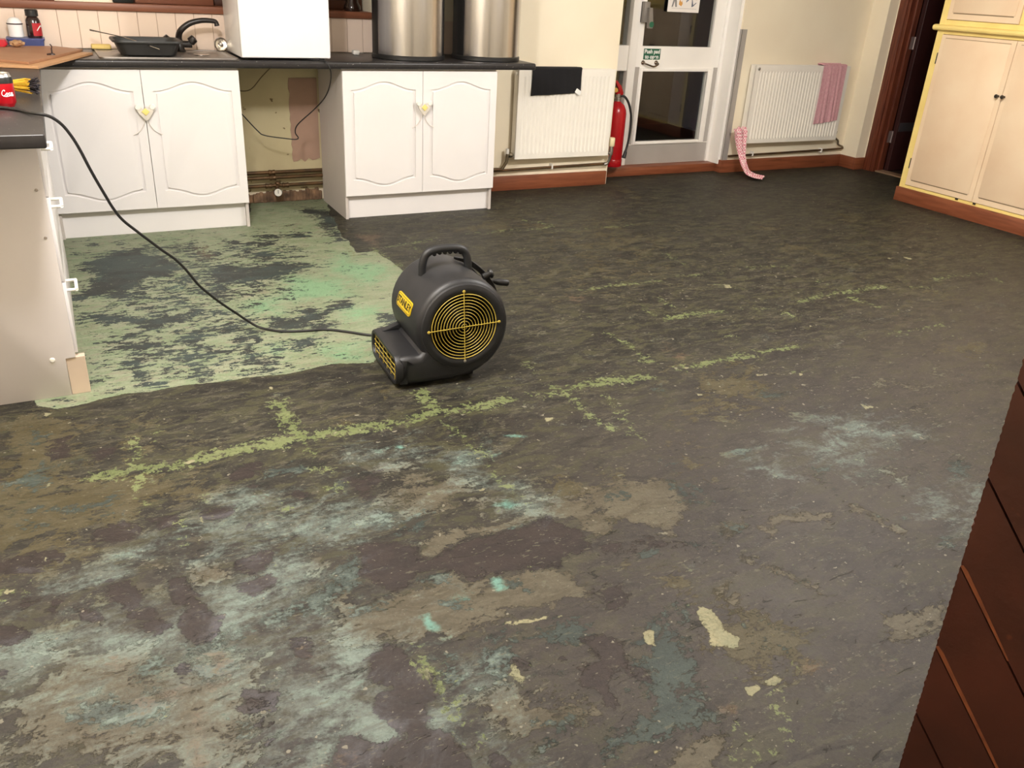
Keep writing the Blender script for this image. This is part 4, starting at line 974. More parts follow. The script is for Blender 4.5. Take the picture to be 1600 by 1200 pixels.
t = thing('mixer_tap', 'black swan neck mixer tap behind the washing up bowl', 'tap', (-0.235, .43, .9295))
b = NB(); lathe(b, [(0, 0), (.030, 0), (.030, .006), (.024, .014), (.022, .05), (.019, .06), (0, .062)], (-.235, .43, .9295), seg=24)
tube(b, [(-.300, .43, .968), (-.170, .43, .968)], .019, 16); obj('tap_body', b, black_tap, t)
b = NB(); sp = spline([(-.235, .43, .975), (-.236, .428, 1.01), (-.222, .405, 1.045), (-.175, .398, 1.080), (-.115, .392, 1.097), (-.060, .388, 1.098), (-.034, .386, 1.092), (-.028, .386, 1.072)], 6)
tube(b, sp, [.0185 - .006 * min(1, i / (len(sp) * .8)) for i in range(len(sp) - 4)] + [.013, .0135, .014, .014], 14); obj('spout', b, black_tap, t)
for s in (-1, 1):
    b = NB(); d = Vector((s * .75, -.15, .65)).normalized()
    lathe(b, [(0, 0), (.012, 0), (.012, .018), (.022, .020), (.0245, .026), (.0225, .052), (.012, .056), (0, .057)], Vector((-.235 + s * .042, .425, .968)), d, 12); obj('tap_handle', b, black_tap, t)

b = NB()
for dz, ey in ((0, 0), (.004, .018)):
    tube(b, spline([(-.690, .40 + ey, 1.032 + dz), (-.600, .29 + ey, 1.022), (-.520, .16 + ey, 1.0105), (-.40, .062 + ey, .975), (-.385, .056 + ey, .970)], 6), .0022, 6)
tube(b, [(-.690, .40, 1.032), (-.690, .418, 1.036)], .0022, 6)
tag(obj('wire_tongs', b, chrome), 'thin wire tongs lying across the black washing up bowl', 'tongs')

t = thing('sink_strainer', 'round metal sink strainer on its rim between the sink and the white fridge', 'strainer', (-.004, .45, .93))
ax = Vector((-.35, -.9, .25))
b = NB(); lathe(b, [(0, .010), (.012, .012), (.018, .004), (.030, .002), (.038, .008), (.036, -.006), (.024, -.026), (0, -.028)], (-.004, .455, .968), ax, 24); obj('strainer_cup', b, chrome, t)
b = NB(); lathe(b, [(0, .012), (.010, .012), (.012, .020), (.006, .024), (0, .024)], (-.004, .455, .968), ax, 16); obj('strainer_knob', b, dull_steel, t)

# ---------------------------------------------------------------- things on the counter at the corner
bw = mat('brown_board_face', (178, 134, 102), 0.55, rgb2=(162, 118, 88), scale=5); bw2 = mat('pale_board_edge', (196, 150, 108), 0.55, var=.08)
def slab(o, u, v, w, h, th, name, m):
    b = NB(); prism(b, rrect(w, h, .008, 2), o, u, v, th, .001); return obj(name, b, m)
A = Vector((-0.985, -.470, .955)); B_ = Vector((-0.735, .290, .955)); D_ = Vector((-1.28, -.40, .955))
def quad_slab(name, P, z, th, m):
    b = NB(); a = [b.verts.new((p[0], p[1], z)) for p in P]; c = [b.verts.new((p[0], p[1], z + th)) for p in P]; n = len(P)
    fs = [b.faces.new(a[::-1]), b.faces.new(c)] + [b.faces.new((a[i], a[(i + 1) % n], c[(i + 1) % n], c[i])) for i in range(n)]
    bmesh.ops.bevel(b, geom=b.edges[:], offset=.0012, segments=1, affect='EDGES')
    return obj(name, b, m)
tag(quad_slab('chopping_board', [(-0.960, -.500), (-.700, .205), (-1.04, .34), (-1.30, -.365)], .926, .012, bw2), 'pale wooden board lying under the brown board at the counter corner', 'board')
tag(quad_slab('chopping_board', [(-0.995, -.440), (-.745, .245), (-.868, .395), (-1.12, .37), (-1.35, -.11)], .9385, .012, bw), 'brown board lying on top of the pale board at the counter corner', 'board')
t = thing('screw_hook', 'small dark screw hook standing on the brown board', 'hook', (-.90, -.06, .9505))
b = NB(); lathe(b, [(0, 0), (.014, 0), (.012, .006), (.004, .010), (.003, .03), (0, .032)], (-.893, -.10, .9505), seg=12); tube(b, spline([(-.893, -.10, .975), (-.890, -.11, .99), (-.896, -.115, 1.0)], 4), .0025, 6); tube(b, [(-.915, -.115, .954), (-.893, -.10, .956)], .004, 6)
obj('hook_shank', b, mat('dark_metal', (58, 40, 36), 0.4), t)
t = thing('sponge', 'yellow sponge scourer lying left of the sink', 'sponge', (-.64, .49, .925))
b = NB(); box(b, -.692, -.592, .465, .530, .932, .955, .006, 3); obj('foam', b, mat('yellow_foam', (244, 216, 136), 0.9, bump=.5, bscale=120), t)
b = NB(); box(b, -.692, -.592, .465, .530, .9255, .932, .002, 1); obj('scouring_pad', b, mat('dark_scourer', (60, 58, 46), 0.9), t)
b = NB(); loft(b, [[(x - 1.005, y + .478, z) for x, y in rrect(w_, .15 * w_ / .182, .02)] for w_, z in ((.160, .926), (.164, .930), (.172, .972), (.182, .978), (.182, .984))], True, True)
tag(obj('blue_tray', b, mat('blue_plastic', (88, 98, 150), 0.4, var=.15)), 'blue plastic tub under the white mug and coffee jar in the counter corner', 'tub')
t = thing('lidded_mug', 'white enamel mug with dark rim and domed lid on the blue tub', 'mug', (-1.044, .475, .984))
b = NB(); lathe(b, [(0, .002), (.032, .002), (.035, .006), (.036, .066), (.0, .066)], (-1.044, .475, .984), seg=28); obj('mug_body', b, white_enamel, t)
b = NB(); lathe(b, [(.036, .064), (.039, .066), (.039, .070), (.035, .071)], (-1.044, .475, .984), seg=28); obj('mug_rim', b, mat('dark_rim', (58, 40, 44), 0.4), t)
b = NB(); lathe(b, [(.036, .0705), (.033, .082), (.022, .094), (.008, .099), (0, .0995)], (-1.044, .475, .984), seg=28); obj('lid', b, white_enamel, t)
t = thing('coffee_jar', 'dark coffee jar with red label and black lid on the blue tub', 'jar', (-.957, .48, .984))
b = NB(); lathe(b, [(0, .001), (.034, .001), (.036, .008), (.035, .085), (.030, .096), (.024, .104), (.024, .112), (0, .112)], (-.957, .48, .984), seg=28); obj('jar_body', b, mat('coffee_glass', (44, 24, 22), 0.15, spec=.7), t)
b = NB(); lathe(b, [(.027, .106), (.031, .108), (.031, .136), (.028, .139), (0, .139)], (-.957, .48, .984), seg=28); obj('lid', b, black_plastic, t)
b = NB()
def wrap(b, cen, r, a0, a1, z0, z1, n=14, th=.0006):
    a = []; 
    for k in range(n + 1):
        t_ = math.radians(a0 + (a1 - a0) * k / n); a.append([b.verts.new((cen[0] + rr_ * math.cos(t_), cen[1] + rr_ * math.sin(t_), z)) for rr_, z in ((r, z0), (r, z1), (r + th, z1), (r + th, z0))])
    for p, q in zip(a, a[1:]):
        for i in range(4): b.faces.new((p[i], p[(i + 1) % 4], q[(i + 1) % 4], q[i]))
    b.faces.new(a[0]); b.faces.new(a[-1][::-1])
wrap(b, (-.957, .48), .0362, -100, 30, .995, 1.058); lb = obj('label', b, mat('red_label', (176, 26, 38), 0.4), t)
b = NB(); tube(b, [(-.957 + .0372 * math.cos(a), .48 + .0372 * math.sin(a), 1.030 + .014 * math.sin((a + 1.0) * 3.2)) for a in [math.radians(-70 + 5 * k) for k in range(14)]], .0026, 6); obj('label_mark', b, ink_white, lb)
t = thing('crisp_packet', 'red packet lying behind the boards at the left edge', 'packet', (-1.12, .33, .93))
b = NB(); loft(b, [[(x - 1.135, y + .34, z) for x, y in rrect(w_, .10, .01)] for w_, z in ((.07, .952), (.095, .962), (.075, .985))], True, True); obj('packet_body', b, mat('red_foil', (190, 24, 40), 0.3), t)
t = thing('biscuit_pack', 'crumpled beige pack lying between the red packet and the brown board', 'pack', (-1.05, .40, .93))
b = NB(); bmesh.ops.create_icosphere(b, subdivisions=3, radius=1)
for v in b.verts:
    q = mnoise.noise(v.co * 2.3) * .35; v.co = Vector((-1.045 + v.co.x * .034 * (1 + q), .30 + v.co.y * .03 * (1 + q), .968 + v.co.z * .017 * (1 + q)))
obj('pack_body', b, mat('beige_film', (206, 172, 132), 0.35, rgb2=(150, 104, 72), scale=30), t)

# drinks can and bristle brush on the side worktop
cc = Vector((-1.062, -1.635, .926))
t = thing('drinks_can', 'red drinks can with black top band on the side worktop at the left edge', 'can', cc)
red_can = mat('red_can', (164, 14, 26), 0.28, 0.0, var=.05)
b = NB(); lathe(b, [(0, .004), (.022, .004), (.025, 0), (.029, .008), (.033, .014), (.033, .074)], cc, seg=36); obj('can_body', b, red_can, t)
b = NB(); lathe(b, [(.033, .074), (.033, .088), (.031, .094)], cc, seg=36); obj('black_band', b, ink_black, t)
b = NB(); lathe(b, [(.031, .094), (.027, .103), (.027, .106), (.0245, .106), (.0235, .101), (0, .101)], cc, seg=36); obj('can_top', b, mat('can_aluminium', (200, 198, 196), 0.3, 1.0), t)
b = NB(); lathe(b, [(0, 0), (.008, 0), (.008, .002), (0, .002)], cc + Vector((0, -.006, .1015)), seg=12); obj('ring_pull', b, chrome, t)
def script(strokes, cen, r, a_mid, z_mid, size, rad, parent, m):
    b = NB()
    for s in strokes:
        p = spline([(x, y, 0) for x, y in s], 5)
        tube(b, [(cen[0] + (r + .0003) * math.cos(a_mid + q.x * size / r), cen[1] + (r + .0003) * math.sin(a_mid + q.x * size / r), z_mid + q.y * size) for q in p], rad, 6, flat=1)
    return obj('lettering', b, m, parent)
Cc = [(.55, .85), (.62, .98), (.45, 1.1), (.15, .8), (0, .35), (.1, 0), (.4, -.05), (.7, .2)]
oo = [(1.0, .5), (.82, .4), (.78, .1), (.95, 0), (1.1, .2), (1.08, .45), (1.0, .5), (1.15, .42)]
c2 = [(1.62, .42), (1.5, .52), (1.36, .35), (1.36, .05), (1.5, 0), (1.7, .15)]
aa = [(2.1, .42), (1.98, .52), (1.82, .35), (1.82, .06), (1.95, 0), (2.08, .2), (2.14, .5), (2.10, .15), (2.2, 0), (2.3, .1)]
sw = [(.2, -.15), (.8, -.22), (1.5, -.12), (2.3, -.2)]
script([Cc, oo, c2, aa, sw], cc, .033, math.radians(-98), cc.z + .038, .0155, .0011, t, ink_white)
t = thing('bristle_brush', 'yellow and black bristle brush lying beside the red drinks can', 'brush', (-1.0, -1.36, .93))
ybr = mat('yellow_bristle', (206, 158, 34), 0.6, var=.3, scale=40); kbr = mat('black_bristle', (34, 28, 34), 0.7)
b = NB()
axd = Vector((.93, -.30, .0)).normalized(); nx_ = Vector((.30, .93, 0)).normalized(); o0 = Vector((-1.055, -1.345, .958))
for k in range(90):
    a = random.uniform(0, 2 * PI); r_ = math.sqrt(random.random())
    p0 = o0 + nx_ * (r_ * .016 * math.cos(a)) + Vector((0, 0, r_ * .016 * math.sin(a)))
    p1 = o0 + axd * random.uniform(.060, .078) + nx_ * (r_ * .032 * math.cos(a)) + Vector((0, 0, max(r_ * .029 * math.sin(a), -.027)))
    tube(b, [p0, (p0 + p1) / 2, p1], .0014, 4)
obj('yellow_bristles', b, ybr, t)
b = NB()
for k in range(70):
    a = random.uniform(0, 2 * PI); r_ = math.sqrt(random.random())
    p0 = o0 + axd * .066 + nx_ * (r_ * .012 * math.cos(a)) + Vector((0, 0, r_ * .012 * math.sin(a)))
    p1 = o0 + axd * random.uniform(.090, .100) + nx_ * (r_ * .030 * math.cos(a)) + Vector((0, 0, max(r_ * .030 * math.sin(a), -.027)))
    tube(b, [p0, p1], .0022, 4)
obj('black_bristles', b, kbr, t)
b = NB(); tube(b, [o0 - axd * .16, o0 - axd * .02, o0 + axd * .004], [.009, .011, .018], 12); obj('handle', b, mat('yellow_plastic', (232, 206, 40), 0.4), t)

# ---------------------------------------------------------------- fridge, bins, socket
t = thing('mini_fridge', 'white mini fridge standing on the worktop between sink and steel bins', 'fridge', (0.27, .23, .925))
b = NB(); box(b, 0.026, 0.514, 0.035, 0.47, 0.935, 1.78, .006, 3); obj('fridge_body', b, white_enamel, t)
b = NB(); box(b, 0.024, 0.516, -0.004, 0.032, 0.938, 1.782, .008, 3); d = obj('door', b, white_enamel, t)
b = NB(); box(b, 0.05, 0.07, -0.016, -0.004, 1.45, 1.65, .004, 2); obj('handle', b, white_plastic, d)
for fx in (.06, .48):
    for fy in (.06, .43):
        b = NB(); lathe(b, [(0, 0), (.016, 0), (.016, .012), (0, .012)], (fx, fy, .9253), seg=14); obj('foot', b, rubber, t)
def steel_bin(xc, yc, r, turn, label):
    t = thing('steel_bin', label, 'bin', (xc, yc, .925))
    b = NB(); lathe(b, [(0, 0), (r + .002, 0), (r + .006, .004), (r + .006, .022), (r, .028), (0, .028)], (xc, yc, .925), seg=64); obj('bin_base', b, black_plastic, t)
    def arc(a0, a1, n): return [math.radians(a0 + (a1 - a0) * k / n + turn) for k in range(n + 1)]
    b = NB(); fr = arc(-172, -8, 60)
    outer = [(xc + r * math.cos(a), yc + r * math.sin(a)) for a in fr]; inner = [(xc + (r - .004) * math.cos(a), yc + (r - .004) * math.sin(a)) for a in fr]
    prism(b, outer + inner[::-1], (0, 0, .951), (1, 0, 0), (0, 1, 0), .75); obj('steel_cover', b, steel, t, smooth=50)
    b = NB(); bk = arc(-10, 190, 40)
    prism(b, [(xc + (r + .001) * math.cos(a), yc + (r + .001) * math.sin(a)) for a in bk], (0, 0, .951), (1, 0, 0), (0, 1, 0), .75); obj('back_shell', b, black_plastic, t)
    b = NB(); lathe(b, [(r + .004, 0), (r + .006, .01), (r + .002, .06), (r * .8, .10), (0, .12)], (xc, yc, 1.70), seg=64); obj('lid', b, black_plastic, t)
steel_bin(1.075, 0.240, .219, 4, 'left of two stainless steel bins on the worktop, beside the white fridge')
steel_bin(1.604, 0.240, .213, 14, 'right of two stainless steel bins on the worktop, at its end by the radiator')
t = thing('wall_plug', 'small white plug lying on the worktop between fridge and left steel bin', 'plug', (.80, .42, .925))
b = NB(); box(b, .775, .815, .40, .445, .9255, .952, .006, 2); obj('plug_body', b, white_plastic, t)
b = NB(); tube(b, spline([(.815, .42, .935), (.84, .44, .932), (.86, .47, .93)], 4), .003, 8); obj('flex', b, white_plastic, t)

# fridge lead dropping over the worktop edge, and a second thin wire behind
b = NB(); tube(b, spline([(.30, .06, .929), (.40, .02, .930), (.465, -.02, .930), (.480, -.042, .918), (.50, -.045, .875), (.512, .02, .80), (.500, .10, .715), (.455, .20, .63), (.375, .28, .535), (.362, .30, .485), (.378, .30, .455), (.362, .30, .444), (.30, .32, .448), (.19, .36, .462), (.15, .38, .49), (.06, .45, .60), (.03, .52, .635), (.002, .565, .66)], 6), .0035, 8)
tag(obj('fridge_lead', b, rubber), 'black mains lead drooping from the fridge over the worktop edge into the gap', 'cable')
b = NB(); tube(b, spline([(.40, .40, .878), (.30, .46, .855), (.23, .50, .79), (.16, .53, .71), (.09, .545, .70), (.03, .56, .73), (.003, .566, .75)], 6), .003, 8)
tag(obj('thin_wire', b, mat('grey_wire', (112, 96, 70), 0.5)), 'thin grey wire looping high on the wall in the gap under the worktop', 'cable')

# heating pipes in the gap, with stop tap and dial
def pipe(name, pts, r, label, parent=None, m=copper):
    b = NB(); tube(b, pts, r, 12); o = obj(name, b, m, parent)
    if parent is None: tag(o, label, 'pipe')
    return o
for z, dy, lab in ((.196, .030, 'uppermost of three brown pipes along the wall in the gap under the worktop'), (.166, .050, 'middle of three brown pipes along the wall in the gap under the worktop'), (.114, .045, 'lowest of three brown pipes along the wall in the gap, carrying the dial')):
    root = pipe('heating_pipe', [(-.02, SW - dy, z), (0.600, SW - dy, z + .002)], .0115, lab)
    for x in ((.255,) if z != .114 else (.225, .335)):
        b = NB(); lathe(b, [(.0115, -.022), (.016, -.020), (.017, -.012), (.0145, -.006), (.0145, .006), (.017, .012), (.016, .020), (.0115, .022)], (x, SW - dy, z), (1, 0, 0), 14); obj('coupling', b, copper, root)
t = thing('pressure_dial', 'small white faced dial on the lowest pipe in the gap', 'gauge', (.275, SW - .05, .08))
b = NB(); lathe(b, [(0, -.018), (.025, -.018), (.027, -.002), (.027, .006), (.024, .006), (.024, .003)], (.275, SW - .085, .078), (-.1, -1, .15), 24); obj('dial_case', b, iron, t)
b = NB(); lathe(b, [(0, .002), (.0235, .002), (.0235, .004), (0, .004)], (.275, SW - .085, .078), (-.1, -1, .15), 24); obj('dial_face', b, white_plastic, t)
b = NB(); box(b, .2735, .2765, SW - .0925, SW - .0905, .072, .094); obj('needle', b, ink_black, t)
b = NB(); tube(b, spline([(.275, SW - .07, .085), (.278, SW - .055, .10), (.28, SW - .045, .114)], 4), .011, 10); lathe(b, [(0, 0), (.017, 0), (.019, .012), (.012, .02), (0, .02)], (.285, SW - .045, .120), (0, -.2, 1), 10); obj('stem', b, copper, t)
# ---------------------------------------------------------------- skirting boards
def skirt(n, x0, x1, y0, y1, h, m=skirt_wood):
    b = NB(); box(b, x0, x1, y0, y1, 0, h, .004, 2); o = obj('baseboard_' + n, b, m); o['kind'] = 'structure'
skirt('sink_wall', 1.60, 2.79, W1 - .02, W1, .105); skirt('back', 4.06, 5.46, W2 - .018, W2, .105)
skirt('reveal', 4.042, 4.06, W2 - .018, DR - .01, .105); skirt('right', 5.442, 5.46, .46, W2 - .018, .105); skirt('corner', 5.442, XR, .442, .46, .105)
b = NB(); box(b, 2.80, 4.06, W2 + .06, DR + .13, 0, .07, .006, 2); struct('trim_11', b, skirt_wood)     # oak sill under the glazed door
b = NB(); box(b, 1.70, 2.80, W1 - .012, W1, .13, .150, .003); struct('trim_12', b, cream_wall)

# ---------------------------------------------------------------- radiators
def radiator(label, x0, x1, yf, yb, z0, z1, pitch=.0333):
    t = thing('radiator', label, 'radiator', ((x0 + x1) / 2, yb, z0))
    b = NB(); n = int((x1 - x0 - .05) / pitch); m_ = (x1 - x0 - n * pitch) / 2
    prof = [(x0, 0), (x0 + m_, 0)]
    for k in range(n):
        a = x0 + m_ + k * pitch
        prof += [(a + pitch * .18, 0), (a + pitch * .34, .0055), (a + pitch * .62, .0055), (a + pitch * .80, 0)]
    prof += [(x1 - m_, 0), (x1, 0)]
    zr = [z0 + .034, z0 + .046, z1 - .058, z1 - .046]
    rows = [[b.verts.new((x, yf, z0)) for x, d in prof], [b.verts.new((x, yf, z0 + .034)) for x, d in prof], [b.verts.new((x, yf + d, z0 + .046)) for x, d in prof], [b.verts.new((x, yf + d, z1 - .058)) for x, d in prof], [b.verts.new((x, yf, z1 - .046)) for x, d in prof], [b.verts.new((x, yf, z1)) for x, d in prof]]
    for a, c in zip(rows, rows[1:]):
        for i in range(len(a) - 1): b.faces.new((a[i], a[i + 1], c[i + 1], c[i]))
    box(b, x0, x1, yf + .008, yf + .012, z0, z1)
    obj('front_panel', b, rad_white, t, 25)
    b = NB(); box(b, x0, x0 + .003, yf, yb, z0 + .01, z1, .001, 1); obj('side_cover', b, rad_white, t)
    b = NB(); box(b, x1 - .003, x1, yf, yb, z0 + .01, z1, .001, 1); obj('side_cover', b, rad_white, t)
    b = NB(); box(b, x0 + .003, x1 - .003, yf, yf + .006, z1 - .001, z1 + .003, .001, 1); box(b, x0 + .003, x1 - .003, yb - .006, yb, z1 - .001, z1 + .003, .001, 1)
    k = x0 + .01
    while k < x1 - .02: box(b, k, k + .005, yf + .006, yb - .006, z1 - .003, z1 + .001); k += .018
    obj('top_grille', b, rad_white, t)
    b = NB(); box(b, x0 + .01, x1 - .01, yb - .014, yb - .006, z0 + .02, z1 - .02); obj('back_panel', b, rad_white, t)
    return t
r1 = radiator('white radiator carrying the black towel, between base cabinet and fire extinguisher', 1.948, 2.742, 0.415, 0.480, 0.236, 0.846)
r2 = radiator('white radiator by the right hand corner, pink towel on it', 4.198, 5.262, 0.555, 0.622, 0.252, 0.872)
def bleed(t, x, y, z):
    b = NB(); lathe(b, [(0, 0), (.012, 0), (.012, .006), (.008, .010), (0, .010)], (x, y, z), (0, -1, 0), 14); obj('bleed_plug', b, dull_steel, t)
bleed(r2, 4.225, .5535, .846)
b = NB(); lathe(b, [(0, 0), (.012, 0), (.012, .008), (0, .010)], (1.948, .45, .815), (-1, 0, 0), 14); obj('bleed_plug', b, white_plastic, r1)
# lockshield valve, left; thermostatic valve, right
b = NB(); lathe(b, [(0, 0), (.013, 0), (.012, .035), (.0, .038)], (1.905, .45, .272), seg=14); obj('valve_cap', b, white_plastic, r1)
b = NB(); tube(b, [(1.95, .45, .262), (1.905, .45, .262)], .011, 12); tube(b, [(1.905, .45, .285), (1.905, .45, .235), (1.90, .45, .215), (1.885, .452, .19), (1.87, .455, .165)], .0115, 12)
lathe(b, [(.011, -.012), (.018, -.010), (.018, .010), (.011, .012)], (1.928, .45, .262), (1, 0, 0), 8); obj('valve_body', b, mat('old_brass', (120, 108, 88), 0.4, .7), r1)
b = NB(); lathe(b, [(0, 0), (.019, 0), (.022, .006), (.022, .058), (.018, .064), (0, .064)], (2.778, .43, .300), seg=20); obj('thermostat_head', b, mat('cream_plastic', (232, 218, 176), 0.4), r1)
b = NB(); lathe(b, [(0, 0), (.014, 0), (.016, .02), (.014, .065), (0, .065)], (2.778, .43, .236), seg=14); tube(b, [(2.742, .43, .25), (2.778, .43, .25)], .010, 10); tube(b, spline([(2.778, .43, .24), (2.776, .44, .20), (2.768, .45, .17), (2.75, .46, .160)], 4), .011, 10); obj('thermostat_body', b, dull_steel, r1)
p = pipe('heating_pipe', [(1.80, W1 - .030, .150), (2.79, W1 - .030, .164)], .0095, 'brown pipe along the wall above the skirting, under the first radiator')
for x in (2.29,):
    b = NB(); box(b, x - .006, x + .006, W1 - .045, W1, .142, .180, .002, 1); obj('pipe_clip', b, white_plastic, p)
p = pipe('heating_pipe', spline([(1.60, W1 - .055, .165), (1.80, W1 - .052, .165), (1.86, W1 - .05, .160)], 4), .0125, 'short thick brown pipe emerging beside the right hand base cabinet')
p = pipe('heating_pipe', spline([(4.10, W2 - .028, .142), (4.5, W2 - .028, .146), (5.0, W2 - .028, .153), (5.40, W2 - .028, .160), (5.435, W2 - .03, .165)], 4), .0085, 'brown pipe along the wall under the radiator by the right hand corner')
for x in (4.36, 5.17):
    b = NB(); box(b, x - .006, x + .006, W2 - .042, W2, .132, .172, .002, 1); obj('pipe_clip', b, white_plastic, p)
b = NB(); tube(b, spline([(5.262, .60, .300), (5.285, .60, .292), (5.30, .60, .262), (5.345, .60, .235), (5.36, .60, .20), (5.42, .604, .178), (5.435, .61, .165)], 5), .0085, 10); lathe(b, [(0, 0), (.013, 0), (.013, .03), (0, .032)], (5.292, .60, .29), (0.2, 0, 1), 12)
obj('valve_body', b, mat('old_brass', (120, 108, 88)), r2)

# ---------------------------------------------------------------- towels
def drape(name, x0, x1, yf, yb, ztop, zl, zr, zback, m, label, cat='towel', waves=.006, hems=None, thick=.010, lean=0.0):
    """cloth hung over a rail: front fall to zl / zr at its two sides, back fall to zback"""
    b = NB(); nu, nv = 34, 30; G_ = []
    for i in range(nu + 1):
        u = i / nu; row = []
        zb = zl + (zr - zl) * u
        path = [(yf - .004, zb), (yf - .005, zb + (ztop - zb) * .5), (yf - .005, ztop - .012), (yf - .001, ztop + .004), (yf + .012, ztop + .010), ((yf + yb) / 2, ztop + .011), (yb - .008, ztop + .008), (yb - .002, ztop - .004), (yb - .001, zback)]
        sp = spline([(0, p[0], p[1]) for p in path], 4)
        for j in range(nv + 1):
            q = sp[int(j * (len(sp) - 1) / nv)]
            t = j / nv; fall = max(0, 1 - t / .42)
            x = x0 + (x1 - x0) * u + lean * fall * (0.5 + .5 * math.sin(3 * u)) + .004 * math.sin(9 * t + 3 * u)
            y = q.y - abs(waves * fall * (math.sin(u * 13 + t * 4) + .6 * math.sin(u * 29 + 2))) - .001
            row.append(b.verts.new((x, y, q.z + .004 * mnoise.noise(Vector((u * 4, t * 4, 3))) * (1 if t < .05 or .3 < t < .6 else 0))))
        G_.append(row)
    for i in range(nu):
        for j in range(nv): b.faces.new((G_[i][j], G_[i + 1][j], G_[i + 1][j + 1], G_[i][j + 1]))
    bmesh.ops.recalc_face_normals(b, faces=b.faces)
    r = bmesh.ops.solidify(b, geom=b.faces[:], thickness=-thick if False else thick * .35)
    o = obj(name, b, m, None, 60); tag(o, label, cat); return o
tw = drape('hand_towel', 2.045, 2.450, .412, .480, .850, .672, .690, .72, towel_black, 'black towel folded over the top of the radiator by the fire extinguisher', waves=.004)
b = NB(); prism(b, rrect(.05, .032, .004), (2.425, .399, .697), (.85, 0, -.5), (.5, 0, .85), .001); obj('care_tag', b, ink_white, tw)
pk = towel_pink
drape('hand_towel', 4.93, 5.205, .552, .622, .877, .395, .425, .66, pk, 'pink towel hung over the right end of the radiator by the corner', waves=.006, lean=.02)
# gingham cloth hanging from the radiator's left pipe down to the floor
gm = mat('pink_gingham', (232, 190, 194), 0.9)
nt = gm.node_tree; ck = nt.nodes.new('ShaderNodeTexChecker'); ck.inputs['Scale'].default_value = 75; ck.inputs[1].default_value = (*lin((238, 214, 212)), 1); ck.inputs[2].default_value = (*lin((214, 128, 144)), 1)
tcn = nt.nodes.new('ShaderNodeTexCoord'); nt.links.new(tcn.outputs['Object'], ck.inputs[0]); nt.links.new(ck.outputs[0], nt.nodes['Principled BSDF'].inputs['Base Color'])
b = NB()
sp = spline([(4.120, .575, .372), (4.126, .556, .362), (4.138, .546, .330), (4.150, .536, .25), (4.160, .520, .17), (4.164, .485, .095), (4.166, .425, .040), (4.185, .355, .018), (4.232, .292, .012)], 6)
rows = []
for k, p in enumerate(sp):
    t_ = k / (len(sp) - 1); wd = .066 + .018 * math.sin(t_ * 9) - .010 * t_
    d = (sp[min(k + 1, len(sp) - 1)] - sp[max(k - 1, 0)]).normalized()
    q_ = min(1, max(0, (t_ - .40) / .4)); q_ = q_ * q_ * (3 - 2 * q_)
    side = Vector((1, .12, 0)).lerp(Vector((.72, .68, 0)), q_); side = (side - d * side.dot(d)).normalized(); up = d.cross(side)
    row = []
    for i in range(17):
        u = i / 16 * 2 - 1
        h = .010 * math.cos(u * 7 + t_ * 5) + .006 * math.cos(u * 13 + 1 + t_ * 8)
        h = h * (1 - q_) + q_ * abs(h) * .8
        q = p + side * (u * wd) + up * (h + .012 * (1 - u * u)); q.z = max(q.z, .004)
        q.y = min(q.y, .612)
        row.append(b.verts.new(q))
    rows.append(row)
for a, c in zip(rows, rows[1:]):
    for i in range(16): b.faces.new((a[i], a[i + 1], c[i + 1], c[i]))
bmesh.ops.recalc_face_normals(b, faces=b.faces); bmesh.ops.solidify(b, geom=b.faces[:], thickness=.002)
tag(obj('tea_towel', b, gm, None, 60), 'pink checked cloth hanging by the left side of the corner radiator down onto the floor', 'cloth')

# ---------------------------------------------------------------- glazed door, side light, frame
b = NB()
F0, F1 = DR + .0, DR + .10
box(b, 2.805, 2.88, F0, F1, .07, 2.2); box(b, 3.098, 3.168, F0 - .012, F1, .07, 2.2, .004); box(b, 4.003, 4.062, F0 - .012, F1, .07, 2.2, .004)
box(b, 2.88, 3.098, F0, F1, .80, .985, .003, 1); box(b, 2.88, 3.098, F0, F1, .07, .20, .003, 1)
box(b, 3.168, 4.003, F0, F1, 2.1, 2.2)
box(b, 4.03, 4.061, W2 + .02, F0, .07, 2.2)
wn = struct('window_3', b, white_paint)
b = NB(); box(b, 2.88, 3.098, F0 + .04, F0 + .047, .20, .80); box(b, 2.88, 3.098, F0 + .04, F0 + .047, .985, 2.1); obj('glass_pane', b, glass, wn)
b = NB()
box(b, 3.170, 3.224, DR, DR + .045, .072, 2.098); box(b, 3.900, 4.001, DR, DR + .045, .072, 2.098)
box(b, 3.224, 3.900, DR, DR + .045, .800, .984); box(b, 3.224, 3.900, DR, DR + .045, .072, .252); box(b, 3.224, 3.900, DR, DR + .045, 1.98, 2.098)
box(b, 3.925, 4.0, DR + .001, DR + .044, .24, .82)
dr = struct('door_1', b, white_paint)
b = NB()
for x0, x1, z0, z1 in ((3.222, 3.246, .232, .822), (3.900, 3.950, .232, .822), (3.246, 3.900, .232, .256), (3.246, 3.900, .798, .822)): box(b, x0, x1, DR - .014, DR + .01, z0, z1, .004, 2)
obj('glazing_bead', b, white_paint, dr)
b = NB(); box(b, 3.224, 3.93, DR + .02, DR + .026, .25, .805); obj('glass_pane', b, glass, dr)
b = NB(); box(b, 3.224, 3.90, DR + .02, DR + .026, .984, 1.98); obj('glass_pane', b, glass, dr)
b = NB(); box(b, 3.174, 3.998, DR - .0025, DR, .075, .228); box(b, 3.176, 3.216, DR - .0025, DR, .235, .83); box(b, 3.958, 3.998, DR - .0025, DR, .235, .83); obj('kick_plate', b, grey_plate, dr)
b = NB(); box(b, 3.172, 3.222, DR - .05, DR, 1.155, 1.30, .005, 2); hb = obj('push_pad', b, mat('grey_metal_paint', (142, 136, 130), 0.45, .4), dr)
